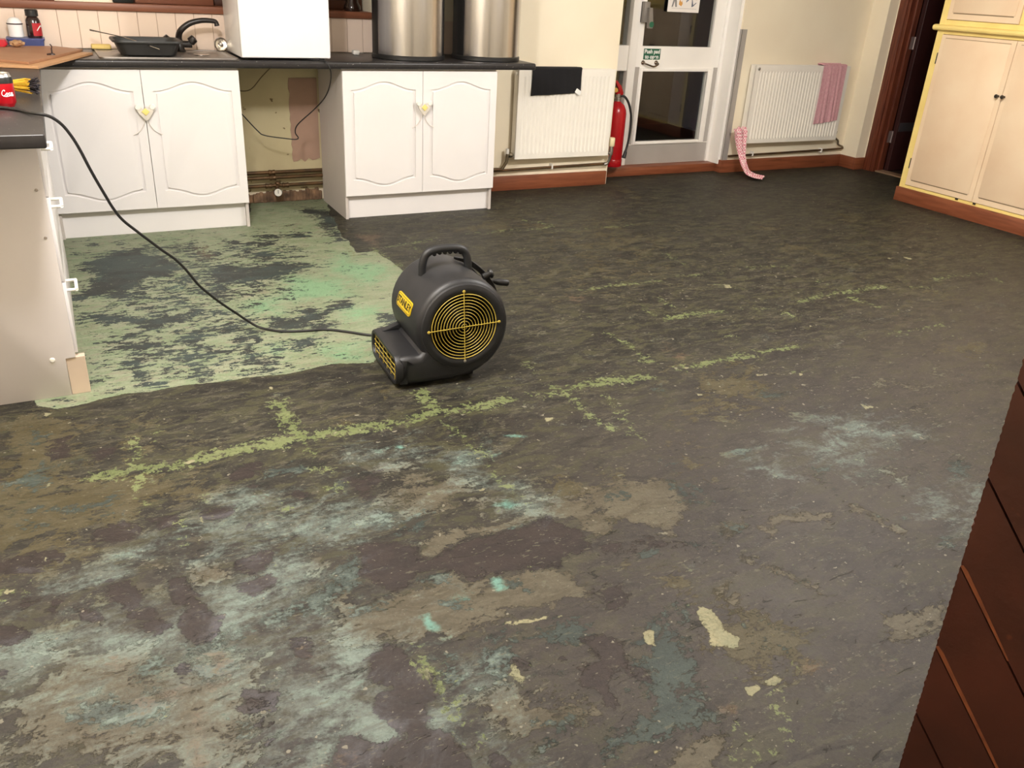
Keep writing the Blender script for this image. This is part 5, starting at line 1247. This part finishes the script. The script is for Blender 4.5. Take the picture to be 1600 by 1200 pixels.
b = NB(); prism(b, [(-.010, .06), (.022, .06), (.026, .0), (.040, -.045), (.040, -.085), (.004, -.085), (-.004, -.02)], (3.205, DR - .050, 1.20), (1, 0, 0), (0, 0, 1), .030, .004); obj('pad_arm', b, mat('grey_metal_paint', (142, 136, 130)), hb)
b = NB(); lathe(b, [(0, 0), (.021, 0), (.021, .002), (0, .003)], (3.229, DR - .080, 1.143), (0, -1, 0), 20); obj('green_badge', b, mat('green_sign', (28, 96, 70), 0.4), hb)
b = NB(); tube(b, spline([(3.245, DR - .005, .862), (3.245, DR - .030, .858), (3.27, DR - .040, .850), (3.32, DR - .045, .838), (3.36, DR - .040, .850), (3.372, DR - .030, .858), (3.372, DR - .005, .862)], 5), .0065, 10)
for x in (3.245, 3.372): lathe(b, [(0, 0), (.018, 0), (.016, .006), (.008, .012), (0, .012)], (x, DR, .862), (0, -1, 0), 16)
obj('pull_handle', b, mat('worn_chrome', (150, 136, 126), 0.25, 1.0), dr)
t = thing('door_sign', 'green sign with white lettering on the glazed door above its pull handle', 'sign', (3.322, DR, .926))
b = NB(); box(b, 3.242, 3.402, DR - .002, DR, .886, .966); sg = obj('sign_plate', b, mat('green_sign', (28, 96, 70)), t)
text('lettering', 'Push pad', .041, ink_white, t, axes((0, -.0025, .018), (1, 0, 0), (0, 0, 1)), .0003, .0012)
text('lettering', 'to open', .041, ink_white, t, axes((0, -.0025, -.020), (1, 0, 0), (0, 0, 1)), .0003, .0012)
t = thing('picture_sheet', 'white sheet with small clothing drawings fixed to the upper pane of the glazed door', 'poster', (3.57, DR, 1.36))
b = NB(); box(b, 3.418, 3.722, DR - .004, DR + .0, 1.236, 1.60); obj('sheet', b, mat('white_paper', (240, 234, 228), 0.6), t)
def flat(name, polys, m):
    b = NB()
    for P_ in polys: prism(b, P_, (0, DR - .0045, 0), (1, 0, 0), (0, 0, 1), .0004)
    obj(name, b, m, t)
flat('grey_drawing', [[(3.452, 1.272), (3.466, 1.272), (3.478, 1.315), (3.488, 1.272), (3.504, 1.272), (3.492, 1.345), (3.470, 1.345)]], mat('grey_print', (140, 138, 136), .6))
flat('orange_drawing', [[(3.520, 1.290), (3.545, 1.278), (3.556, 1.296), (3.548, 1.318), (3.540, 1.306), (3.530, 1.326), (3.522, 1.312)]], mat('orange_print', (218, 160, 84), .6))
flat('blue_drawing', [[(3.590, 1.306), (3.612, 1.322), (3.626, 1.345), (3.616, 1.352), (3.604, 1.332), (3.588, 1.318)]], mat('blue_print', (130, 140, 160), .6))
flat('dark_drawing', [[(3.645, 1.275), (3.66, 1.280), (3.69, 1.305), (3.686, 1.309), (3.660, 1.290), (3.648, 1.330), (3.643, 1.330)]], mat('slate_print', (100, 106, 124), .6))
flat('yellow_drawing', [[(3.655, 1.350), (3.685, 1.325), (3.695, 1.335), (3.668, 1.362)]], mat('yellow_print', (226, 200, 110), .6))
flat('printed_line', [[(3.455, 1.262), (3.695, 1.262), (3.695, 1.2635), (3.455, 1.2635)]], mat('grey_print', (140, 138, 136)))
# night outside
b = NB(); box(b, -3, 5.4, 3.2, 3.4, -.2, 3.2); box(b, -3, 5.4, 1.0, 3.2, -.3, -.02)
struct('wall_outside', b, mat('night_brick', (13, 11, 10), 0.9, var=.3))

# metal corner guard
b = NB(); box(b, 4.055, 4.112, W2 - .003, W2, .105, 1.135); box(b, 4.056, 4.060, W2 - .003, W2 + .045, .105, 1.135)
struct('trim_13', b, grey_plate)

# ---------------------------------------------------------------- fire extinguisher on its bracket
e0 = Vector((2.945, .655, .105))
t = thing('fire_extinguisher', 'red fire extinguisher with black hose hung beside the glazed door', 'fire extinguisher', e0)
b = NB(); lathe(b, [(0, .0), (.076, .0), (.080, .006), (.080, .052), (.076, .058), (.077, .066), (.077, .40), (.072, .43), (.055, .462), (.030, .482), (.024, .49), (0, .49)], e0, seg=40); obj('cylinder', b, red_paint, t)
b = NB(); lathe(b, [(0, .485), (.022, .485), (.022, .505), (.028, .507), (.028, .517), (.018, .520), (.018, .545), (0, .545)], e0, seg=20); obj('valve', b, dull_steel, t)
b = NB(); prism(b, [(-.020, .540), (.034, .528), (.040, .552), (.016, .600), (-.028, .642), (-.052, .638), (-.010, .590), (.004, .562), (-.020, .560)], e0 + Vector((0, .012, 0)), (1, 0, 0), (0, 0, 1), .024, .003); obj('lever', b, red_paint, t)
b = NB(); lathe(b, [(0, 0), (.017, 0), (.017, .008), (0, .009)], e0 + Vector((-.030, -.004, .572)), (-.4, -1, 0), 16); obj('safety_tag', b, mat('amber_tag', (206, 160, 70), .5), t)
b = NB(); hs = spline([e0 + Vector(p) for p in ((.016, -.004, .530), (.050, -.02, .522), (.088, -.03, .47), (.116, -.035, .38), (.120, -.038, .27), (.108, -.04, .17), (.086, -.045, .095), (.070, -.05, .075))], 6)
tube(b, hs, [.009] * (len(hs) - 9) + [.0105] * 9, 12); obj('hose', b, rubber, t)
b = NB(); tube(b, [e0 + Vector((.095, -.042, .11)), e0 + Vector((.078, -.05, .065))], [.013, .016], 12); obj('nozzle', b, rubber, t)
b = NB(); box(b, e0.x - .02, e0.x + .02, e0.y + .074, DR + .0, .30, .46, .003, 1); obj('bracket', b, black_plastic, t)

# ---------------------------------------------------------------- doorway in the right hand wall
b = NB()
box(b, XR - .012, XR + .0, .365, .445, 0, 2.1, .004); box(b, XR - .012, XR + .0, -.66, -.58, 0, 2.1, .004); box(b, XR - .012, XR, -.66, .445, 2.1, 2.18, .004)
box(b, XR, XR + .13, .335, .372, 0, 2.1); box(b, XR, XR + .13, -.60, -.56, 0, 2.1); box(b, XR, XR + .13, -.60, .372, 2.06, 2.1)
box(b, XR + .05, XR + .075, .318, .336, 0, 2.08, .002, 1)
struct('trim_14', b, frame_wood)
b = NB(); box(b, XR + .135, XR + .90, .288, .330, .012, 2.05, .002, 1)
d2 = struct('door_2', b, dark_door)
b = NB(); box(b, XR + .15, XR + .52, .285, .288, .355, .43); obj('push_plate', b, mat('dull_grey_plate', (96, 92, 96), .4, .6), d2)
for z in (.255, 1.035):
    b = NB(); tube(b, [(XR + .118, .314, z), (XR + .118, .314, z + .10)], .007, 10); box(b, XR + .078, XR + .132, .330, .3345, z, z + .10); box(b, XR + .076, XR + .112, .3325, .3352, z - .0, z + .10, .001, 1); obj('hinge', b, mat('painted_hinge', (150, 134, 130), .45, .4), d2)
b = NB(); box(b, XR + .125, XR + 2.0, .62, .72, 0, 2.4); box(b, XR + 2.0, XR + 2.1, -1.2, .72, 0, 2.4); box(b, XR + .125, XR + 2.1, -1.3, -1.2, 0, 2.4); box(b, XR + .125, XR + 2.1, -1.3, .72, 2.4, 2.5)
struct('wall_corridor', b, mat('corridor_paint', (70, 40, 34), .7, var=.15))
b = NB(); box(b, XR + .02, XR + .13, -.555, .33, 0, .012, .003, 1); struct('trim_15', b, mat('threshold_strip', (150, 122, 96), .5, var=.2))
b = NB(); box(b, XR + .131, XR + 2.0, -1.2, .62, 0, .006); struct('floor_corridor', b, mat('corridor_floor', (44, 30, 28), .6, var=.2))

# ---------------------------------------------------------------- built-in cupboard, cream doors in a yellow frame
CX = 4.82; Y0, Y1 = -0.560, -1.835; ysm = -1.193
t = thing('cupboard', 'tall cream cupboard with yellow frame and brown plinth by the dark doorway', 'cupboard', (5.2, (Y0 + Y1) / 2, 0))
b = NB(); box(b, CX + .025, XR - .002, Y1, Y0, .105, 2.40); obj('cupboard_body', b, cup_cream, t)
b = NB()
def fr(y0, y1, z0, z1): box(b, CX - .0, CX + .026, min(y0, y1), max(y0, y1), z0, z1, .002, 1)
fr(Y0, Y0 - .052, .105, 2.40); fr(Y1, Y1 + .052, .105, 2.40); fr(Y0 - .052, Y1 + .052, .105, .128); fr(Y0 - .052, Y1 + .052, 1.206, 1.232); fr(Y0 - .052, Y1 + .052, 1.232, 1.300); fr(Y0 - .052, Y1 + .052, 2.34, 2.40); fr(ysm + .028, ysm - .028, 1.30, 2.34)
obj('face_frame', b, cup_yellow, t)
b = NB(); prof = [(.0, 0), (-.022, .002), (-.034, .010), (-.038, .021), (-.034, .032), (-.022, .040), (.0, .042)]
prism(b, [(-p[0], p[1]) for p in prof], (CX, Y1 - .01, 1.226), (-1, 0, 0), (0, 0, 1), (Y0 - Y1 + .03)); obj('moulding', b, cup_yellow, t)
b = NB(); box(b, CX - .014, XR - .003, Y1 - .012, Y0 + .012, 0, .106, .004, 2); obj('plinth', b, skirt_wood, t)
def cdoor(ya, yb, z0, z1, hinge_y=None, knob=None):
    b = NB(); y0, y1 = min(ya, yb), max(ya, yb)
    box(b, CX - .006, CX + .020, y0, y1, z0, z1, .002, 1)
    d = obj('door', b, cup_cream, t)
    i = .034; b = NB()
    yy0, yy1, za, zb = y0 + i, y1 - i, z0 + .045, z1 - .024
    box(b, CX - .010, CX - .005, yy0, yy1, za, zb, .003, 2); obj('door_panel', b, cup_cream, d)
    b = NB()  # thin darker brown strips along the panel's lower and upper edges
    box(b, CX - .0075, CX - .0055, yy0 + .01, yy1 - .01, za - .007, za - .001); obj('panel_groove', b, mat('groove_brown', (140, 116, 88), .8), d); b = NB(); box(b, CX - .0075, CX - .0055, yy0, yy1, zb + .001, zb + .004); obj('panel_groove', b, mat('groove_brown', (140, 116, 88), .8), d)
    if hinge_y is not None:
        for z in (.255, 1.005):
            b = NB(); tube(b, [(CX - .004, hinge_y, z), (CX - .004, hinge_y, z + .075)], .0052, 8); obj('hinge', b, iron, d)
    if knob:
        b = NB(); lathe(b, [(0, 0), (.007, 0), (.006, .014), (.012, .020), (.013, .028), (.008, .034), (0, .035)], (CX - .010, knob, .852), (-1, 0, 0), 16); obj('knob', b, iron, d)
cdoor(Y0 - .055, ysm + .0022, .131, 1.203, Y0 - .0525, ysm + .022)
cdoor(ysm - .0022, Y1 + .055, .131, 1.203, None, ysm - .022)
cdoor(Y0 - .055, ysm + .031, 1.303, 2.335); cdoor(ysm - .031, Y1 + .055, 1.303, 2.335)
for y in (ysm + .12, ysm - .025):
    b = NB(); box(b, CX - .010, CX - .0, y - .010, y + .010, .118, .130, .001, 1); obj('door_stop', b, iron, t)
# ---------------------------------------------------------------- floor drying blower
FX, FZ, R0 = 0.0, 0.230, 0.180
root = thing('air_blower', 'black floor drying blower with yellow guards standing on the stripped floor', 'blower', (0.312, -2.205, 0), rz=math.radians(-3))
HW = 0.173                    # half the width along the axis (local y)
prof = []
for k in range(15): a = math.radians(211 - 8.0 * k); prof.append((R0 * math.cos(a), FZ + R0 * math.sin(a)))       # up the left side
for k in range(1, 24): a = math.radians(99 - 8.6 * k); g_ = max(0, (k - 9) / 14); rr_ = R0 + .036 * g_ ** 1.3; prof.append((rr_ * math.cos(a) , FZ + rr_ * math.sin(a)))
prof = [p for p in prof if p[1] > .013]
prof += [(-.03, .012), (-.13, .012), (-.235, .012), (-.246, .020), (-.246, .118), (-.238, .126), (-.19, .128), (-.165, .128)]
nP = len(prof)
def normals(P):
    out = []
    for i in range(len(P)):
        a, b_ = P[i - 1], P[(i + 1) % len(P)]; d = Vector((b_[0] - a[0], b_[1] - a[1])).normalized(); out.append((-d.y, d.x))
    return out
nr = normals(prof); sgn = 1
if (prof[7][0] + nr[7][0] * .01) ** 2 + (prof[7][1] + nr[7][1] * .01 - FZ) ** 2 > (prof[7][0]) ** 2 + (prof[7][1] - FZ) ** 2: sgn = -1
def inset(d): return [(p[0] + sgn * n[0] * d, p[1] + sgn * n[1] * d) for p, n in zip(prof, nr)]
b = NB(); RB = .030
steps = [(-HW, RB)] ; rings = []
for k in range(7):
    a = PI / 2 * k / 6; rings.append((-(HW - RB) - RB * math.cos(a), RB * (1 - math.sin(a))))
body = rings + [(-.02, 0), (.02, 0)] + [(-y, d) for y, d in rings[::-1]]
RR = []
for y, d in body:
    P = inset(d); RR.append([b.verts.new((p[0], y, max(p[1], .011))) for p in P])
for a, c in zip(RR, RR[1:]):
    for i in range(nP):
        j = (i + 1) % nP
        # the outlet mouth stays open
        if prof[i][0] < -.2455 and prof[j][0] < -.2455 and abs((a[i].co.y + c[i].co.y) / 2) < HW - RB * .9: continue
        b.faces.new((a[i], a[j], c[j], c[i]))
RG_ = 0.131
for vs, y in ((RR[0], -HW), (RR[-1], HW)):
    hole = [b.verts.new((RG_ * math.cos(2 * PI * k / 48), y, FZ + RG_ * math.sin(2 * PI * k / 48))) for k in range(48)]
    es = [b.edges.get((vs[i], vs[(i + 1) % nP])) or b.edges.new((vs[i], vs[(i + 1) % nP])) for i in range(nP)] + [b.edges.new((hole[i], hole[(i + 1) % 48])) for i in range(48)]
    bmesh.ops.triangle_fill(b, use_beauty=True, use_dissolve=False, edges=es)
    deep = [b.verts.new((v.co.x * .97, y * .80, FZ + (v.co.z - FZ) * .97)) for v in hole]
    for i in range(48): b.faces.new((hole[i], hole[(i + 1) % 48], deep[(i + 1) % 48], deep[i]))
obj('housing', b, fan_black, root, 40, True)
for s, nm in ((-1, 'inlet_ring'), (1, 'inlet_ring')):
    b = NB(); lathe(b, [(.128, -.004), (.130, .004), (.137, .0085), (.150, .009), (.162, .004), (.165, -.004)], (0, s * HW, FZ), (0, s, 0), 56); obj(nm, b, fan_black, root, 40, True)
# the wheel inside
b = NB()
for k in range(36):
    a = 2 * PI * k / 36; ca, sa = math.cos(a), math.sin(a)
    prism(b, [(-.012, 0), (.012, .004), (.012, .006), (-.012, .002)], (.112 * ca, -.105, FZ + .112 * sa), (ca, 0, sa), (-sa, 0, ca), -.21)
lathe(b, [(0, -.012), (.125, -.012), (.125, .012), (0, .012)], (0, .02, FZ), (0, 1, 0), 40)
obj('fan_wheel', b, fan_dark, root, 40, True)
b = NB(); lathe(b, [(0, 0), (.055, 0), (.06, .01), (.06, .07), (.05, .085), (0, .09)], (0, -.0, FZ), (0, -1, 0), 28); obj('motor', b, black_plastic, root, 40, True)
def guard(s):
    b = NB(); y = s * (HW + .007)
    for k in range(11):
        r = .0105 + .01165 * k
        tube(b, [(r * math.cos(2 * PI * i / 56), y, FZ + r * math.sin(2 * PI * i / 56)) for i in range(56)], .0013 if k < 10 else .0018, 6, True)
    ro = math.radians(2.5)
    for q in (0, PI / 2):
        d = Vector((math.cos(q + ro), 0, math.sin(q + ro)))
        tube(b, [Vector((0, y + s * .002, FZ)) - d * .137, Vector((0, y + s * .002, FZ)) + d * .137], .0017, 6)
    o = obj('inlet_guard', b, fan_yellow, root, 60, True)
    for q in range(4):
        a = q * PI / 2 + ro; b = NB(); lathe(b, [(0, 0), (.0058, 0), (.0058, .004), (.003, .006), (0, .006)], (.139 * math.cos(a), s * (HW + .006), FZ + .139 * math.sin(a)), (0, s, 0), 12); obj('screw', b, fan_yellow if q != 3 else dull_steel, o, 40, True)
guard(-1); guard(1)
# outlet: thick black lip with a yellow wire guard in it
lipo = rrect(2 * HW, .118, .048, 8); lipi = rrect(2 * HW - .036, .086, .034, 8); zc = .070
b = NB(); R_ = []
for pts, x in ((lipo, -.232), (lipo, -.252), ([(p[0] * .985, p[1] * .96) for p in lipo], -.258), ([(p[0] * 1.02, p[1] * 1.04) for p in lipi], -.258), (lipi, -.252), (lipi, -.200)):
    R_.append([b.verts.new((x, p[0], zc + p[1])) for p in pts])
for a, c in zip(R_, R_[1:]):
    n = len(a)
    for i in range(n): b.faces.new((a[i], a[(i + 1) % n], c[(i + 1) % n], c[i]))
obj('outlet_lip', b, fan_black, root, 40, True)
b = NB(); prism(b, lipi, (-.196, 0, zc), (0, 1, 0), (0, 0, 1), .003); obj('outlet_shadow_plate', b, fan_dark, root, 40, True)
b = NB()
for k in range(4):
    z = zc - .030 + .020 * k; hw = HW - .020 - (.008 if k in (0, 3) else 0); tube(b, [(-.249, -hw, z), (-.249, hw, z)], .0012, 6)
for k in range(6):
    y = -HW + .045 + k * (2 * HW - .09) / 5; tube(b, [(-.2515, y, zc - .041), (-.2515, y, zc + .041)], .0012, 6)
obj('outlet_guard', b, fan_yellow, root, 60, True)
# raised spine where the snout meets the drum, at the back
b = NB(); prism(b, [(-.235, .126), (-.150, .126), (-.140, .150), (-.160, .152)], (0, .135, 0), (1, 0, 0), (0, 0, 1), .03, .004); obj('snout_rib', b, fan_black, root, 40, True)
# carrying handle with finger scallops
b = NB(); top = R0 + FZ
hp = spline([(-.098, .02, top - .035), (-.096, .02, top + .008), (-.082, .02, top + .044), (-.045, .02, top + .060), (.02, .02, top + .062), (.062, .02, top + .052), (.082, .02, top + .022), (.088, .02, top - .030)], 6)
tube(b, hp, .0155, 14)
for k in range(6):
    lathe(b, [(0, -.009), (.007, -.006), (.0095, 0), (.007, .006), (0, .009)], (-.050 + .021 * k, .02, top + .047 - (.004 if k in (0, 5) else 0)), (1, 0, 0), 12)
obj('handle', b, mat('handle_black', (30, 30, 32), .5), root, 50, True)
# badge
b = NB(); a0 = math.radians(165); Rn = R0 + .0015
cen = Vector((Rn * math.cos(a0), -.005, FZ + Rn * math.sin(a0))); tang = Vector((math.sin(-a0) * -1 * -1, 0, 0))
up = Vector((math.cos(a0 - PI / 2), 0, math.sin(a0 - PI / 2))); out_ = Vector((math.cos(a0), 0, math.sin(a0)))
prism(b, rrect(.160, .054, .012), cen - out_ * .004, (0, -1, 0), up, .0055, .001)
bd = obj('badge', b, logo_yellow, root, 40, True)
b = NB()
tube(b, [cen + out_ * .0014 + Vector((0, -p[0], 0)) + up * p[1] for p in rrect(.150, .045, .010)], .0010, 6, True); obj('badge_border', b, ink_black, bd, 40, True)
M = axes(cen + out_ * .0018, (0, -1, 0), up)
text('lettering', 'STANLEY', .037, ink_black, bd, M, .0004, .0012)
# cord hooks and hank of flex on the right
for z, x, nm in ((.345, .150, 'cord_hook'), (.070, .190, 'cord_hook')):
    b = NB(); d = Vector((.86, 0, .30 if z > .2 else -.10)).normalized(); p0 = Vector((x, .02, z))
    tube(b, [p0, p0 + d * .035], .013, 12); lathe(b, [(0, 0), (.018, 0), (.020, .006), (.016, .012), (0, .013)], p0 + d * .030, d, 14); obj(nm, b, black_plastic, root, 40, True)
b = NB()
for k in range(4):
    f = .006 * k
    tube(b, spline([(.055, .085, top - .002 + f * .3), (.105, .07 - f, top - .022 + f), (.160, .05 - f, .345 + f), (.192 + f, .03, .290), (.214 + f, .02, .20), (.228 + f, .02, .10), (.218 + f, .02 + .008 * k, .060), (.200 + f, .05, .10), (.19, .08, .20), (.17, .10, .31), (.10, .10, top - .02), (.055, .085, top - .002 + f * .3)], 5), .0036, 7)
obj('wound_flex', b, rubber, root, 60, True)
b = NB(); d = Vector((.9, -.25, -.1)).normalized(); p0 = Vector((.195, .06, .312))
tube(b, [p0, p0 + d * .02, p0 + d * .035, p0 + d * .075, p0 + d * .08], [.006, .009, .0145, .014, .010], 12); obj('connector', b, rubber, root, 50, True)
for x, y in ((-.16, -.11), (-.16, .11), (.05, -.10), (.05, .10)):
    b = NB(); box(b, x - .02, x + .02, y - .015, y + .015, 0, .015, .003, 1); obj('foot', b, rubber, root, 40, True)

# power cable from the side worktop down to the floor and on to the blower
pts = [(-1.62, -1.60, .9306), (-1.35, -1.62, .9306), (-1.16, -1.66, .9306), (-1.078, -1.70, .9308), (-1.022, -1.76, .9308), (-.985, -1.85, .934), (-.960, -1.872, .933), (-.933, -1.864, .922), (-.906, -1.851, .896), (-.884, -1.841, .857), (-.866, -1.832, .812), (-.847, -1.824, .752), (-.829, -1.815, .700), (-.810, -1.806, .649), (-.790, -1.796, .598), (-.766, -1.785, .555), (-.728, -1.767, .510), (-.689, -1.749, .466), (-.642, -1.727, .414), (-.605, -1.710, .376), (-.567, -1.692, .323), (-.525, -1.672, .250), (-.479, -1.650, .192), (-.430, -1.627, .137), (-.379, -1.603, .085), (-.340, -1.585, .045), (-.290, -1.60, .010), (-.214, -1.663, .0065), (-.112, -1.692, .006), (-.033, -1.705, .006), (.047, -1.764, .006), (.125, -1.83, .006), (.22, -1.86, .006), (.30, -1.90, .010), (.345, -1.96, .03), (.36, -2.02, .07)]
b = NB(); tube(b, spline(pts, 4), .0052, 10)
tag(obj('power_cable', b, rubber), 'long black power cable falling from the side worktop to the floor blower', 'cable')

# ---------------------------------------------------------------- dark brown boarded panel beside the camera
pu = Vector((0.40927, -0.91241, 0)); lean = Vector((-.02986, .01619, 1.0))        # along the panel; up its edge
p0 = Vector((0.1685, -4.4680, 0)); pn = pu.cross(Vector((0, 0, 1))).normalized()
panel_m = mat('red_brown_stain', (74, 36, 26), 0.42, rgb2=(58, 28, 20), scale=7, bump=.08, bscale=90, speck=((108, 56, 34), 16, .73))
t = thing('boarded_panel', 'dark brown diagonally boarded panel standing upright at the right edge of the frame', 'panel', p0 + pu * .4)
W_, H_ = 0.85, 1.12
bd_dir = Vector((.60, -.80)); bd_n = Vector((.80, .60))
z_on = [.394, .528, .677, .825]
offs = [z * bd_n.y for z in z_on]
step_ = (offs[-1] - offs[0]) / 3
offs = [offs[0] - step_ * k for k in range(8, 0, -1)] + offs + [offs[-1] + step_ * k for k in range(1, 14)]
edge_poly = [(0.0015 * mnoise.noise(Vector((k * .9, 0, 0))) + .0012 * (k % 2), k * .006) for k in range(int(H_ / .006))]
def clip(poly, n, d, keep_ge):
    out = []
    for i in range(len(poly)):
        a, c = Vector(poly[i]), Vector(poly[(i + 1) % len(poly)]); da, dc = a.dot(n) - d, c.dot(n) - d
        if not keep_ge: da, dc = -da, -dc
        if da >= 0: out.append(a)
        if (da >= 0) != (dc >= 0): out.append(a + (c - a) * (da / (da - dc)))
    return out
b = NB()
base = [(W_, 0), (W_, H_)] + [e for e in edge_poly[::-1]]
for lo, hi in zip(offs, offs[1:]):
    P = clip(base, bd_n, lo + .0016, True)
    if len(P) > 2: P = clip(P, bd_n, hi - .0016, False)
    if len(P) > 2:
        q = []
        for p in P:
            if not q or (Vector(p) - Vector(q[-1])).length > 1e-4: q.append(tuple(p))
        try: prism(b, q, p0, pu, lean, .020)
        except Exception: pass
obj('boards', b, panel_m, t, 30)
b = NB(); prism(b, [(.004, 0), (W_, 0), (W_, H_), (.004, H_)], p0 - pn * .004, pu, lean, .006); obj('backing', b, mat('backing_dark', (30, 18, 14), .7), t)
b = NB()
worn = mat('worn_edge', (132, 74, 44), .5, rgb2=(96, 50, 32), scale=30)
for z, ln, s0 in ((.677, .150, .0), (.528, .32, .0)):
    a = Vector((0.001, z)); 
    prism(b, [(0, -.0005), (ln, -.0005), (ln, .002), (ln * .5, .0045), (.01, .006), (0, .004)], p0 + pu * a.x + lean * a.y + pn * .0197, pu * bd_dir.x + lean * bd_dir.y, pu * bd_n.x + lean * bd_n.y, .0008)
obj('worn_edges', b, worn, t)

# ---------------------------------------------------------------- pendant fittings of the lamps that light the room
for k, (lx, ly, lw) in enumerate(LIGHTS):
    lab = ['white pendant lamp fitting hanging over the blower side of the room', 'white pendant lamp fitting hanging in front of the glazed door'][k]
    t = thing('pendant_lamp', lab, 'lamp', (lx, ly, CEIL))
    b = NB(); lathe(b, [(0, 0), (.05, 0), (.05, -.012), (.02, -.03), (0, -.032)], (lx, ly, CEIL - .001), seg=24); obj('ceiling_rose', b, white_plastic, t)
    b = NB(); tube(b, [(lx, ly, CEIL - .03), (lx, ly, 2.36)], .004, 8); obj('flex', b, white_plastic, t)
    b = NB(); lathe(b, [(0, .05), (.012, .05), (.022, .03), (.024, 0), (0, 0)], (lx, ly, 2.322), seg=20); obj('lamp_holder', b, white_plastic, t)

# look-alikes share a group
GROUPS = {'cabinet': 'white base cabinets', 'latch': 'child latches on the base cabinets', 'bin': 'steel bins on the worktop', 'radiator': 'white wall radiators',
          'pipe': 'brown heating pipes', 'worktop': 'dark worktops', 'lamp': 'pendant lamp fittings', 'towel': 'towels on the radiators'}
for o in C.objects:
    if o.parent is None and o.get('category') in GROUPS: o['group'] = GROUPS[o['category']]
for o in C.objects:
    if o.name.startswith('chopping_board'): o['group'] = 'boards at the counter corner'
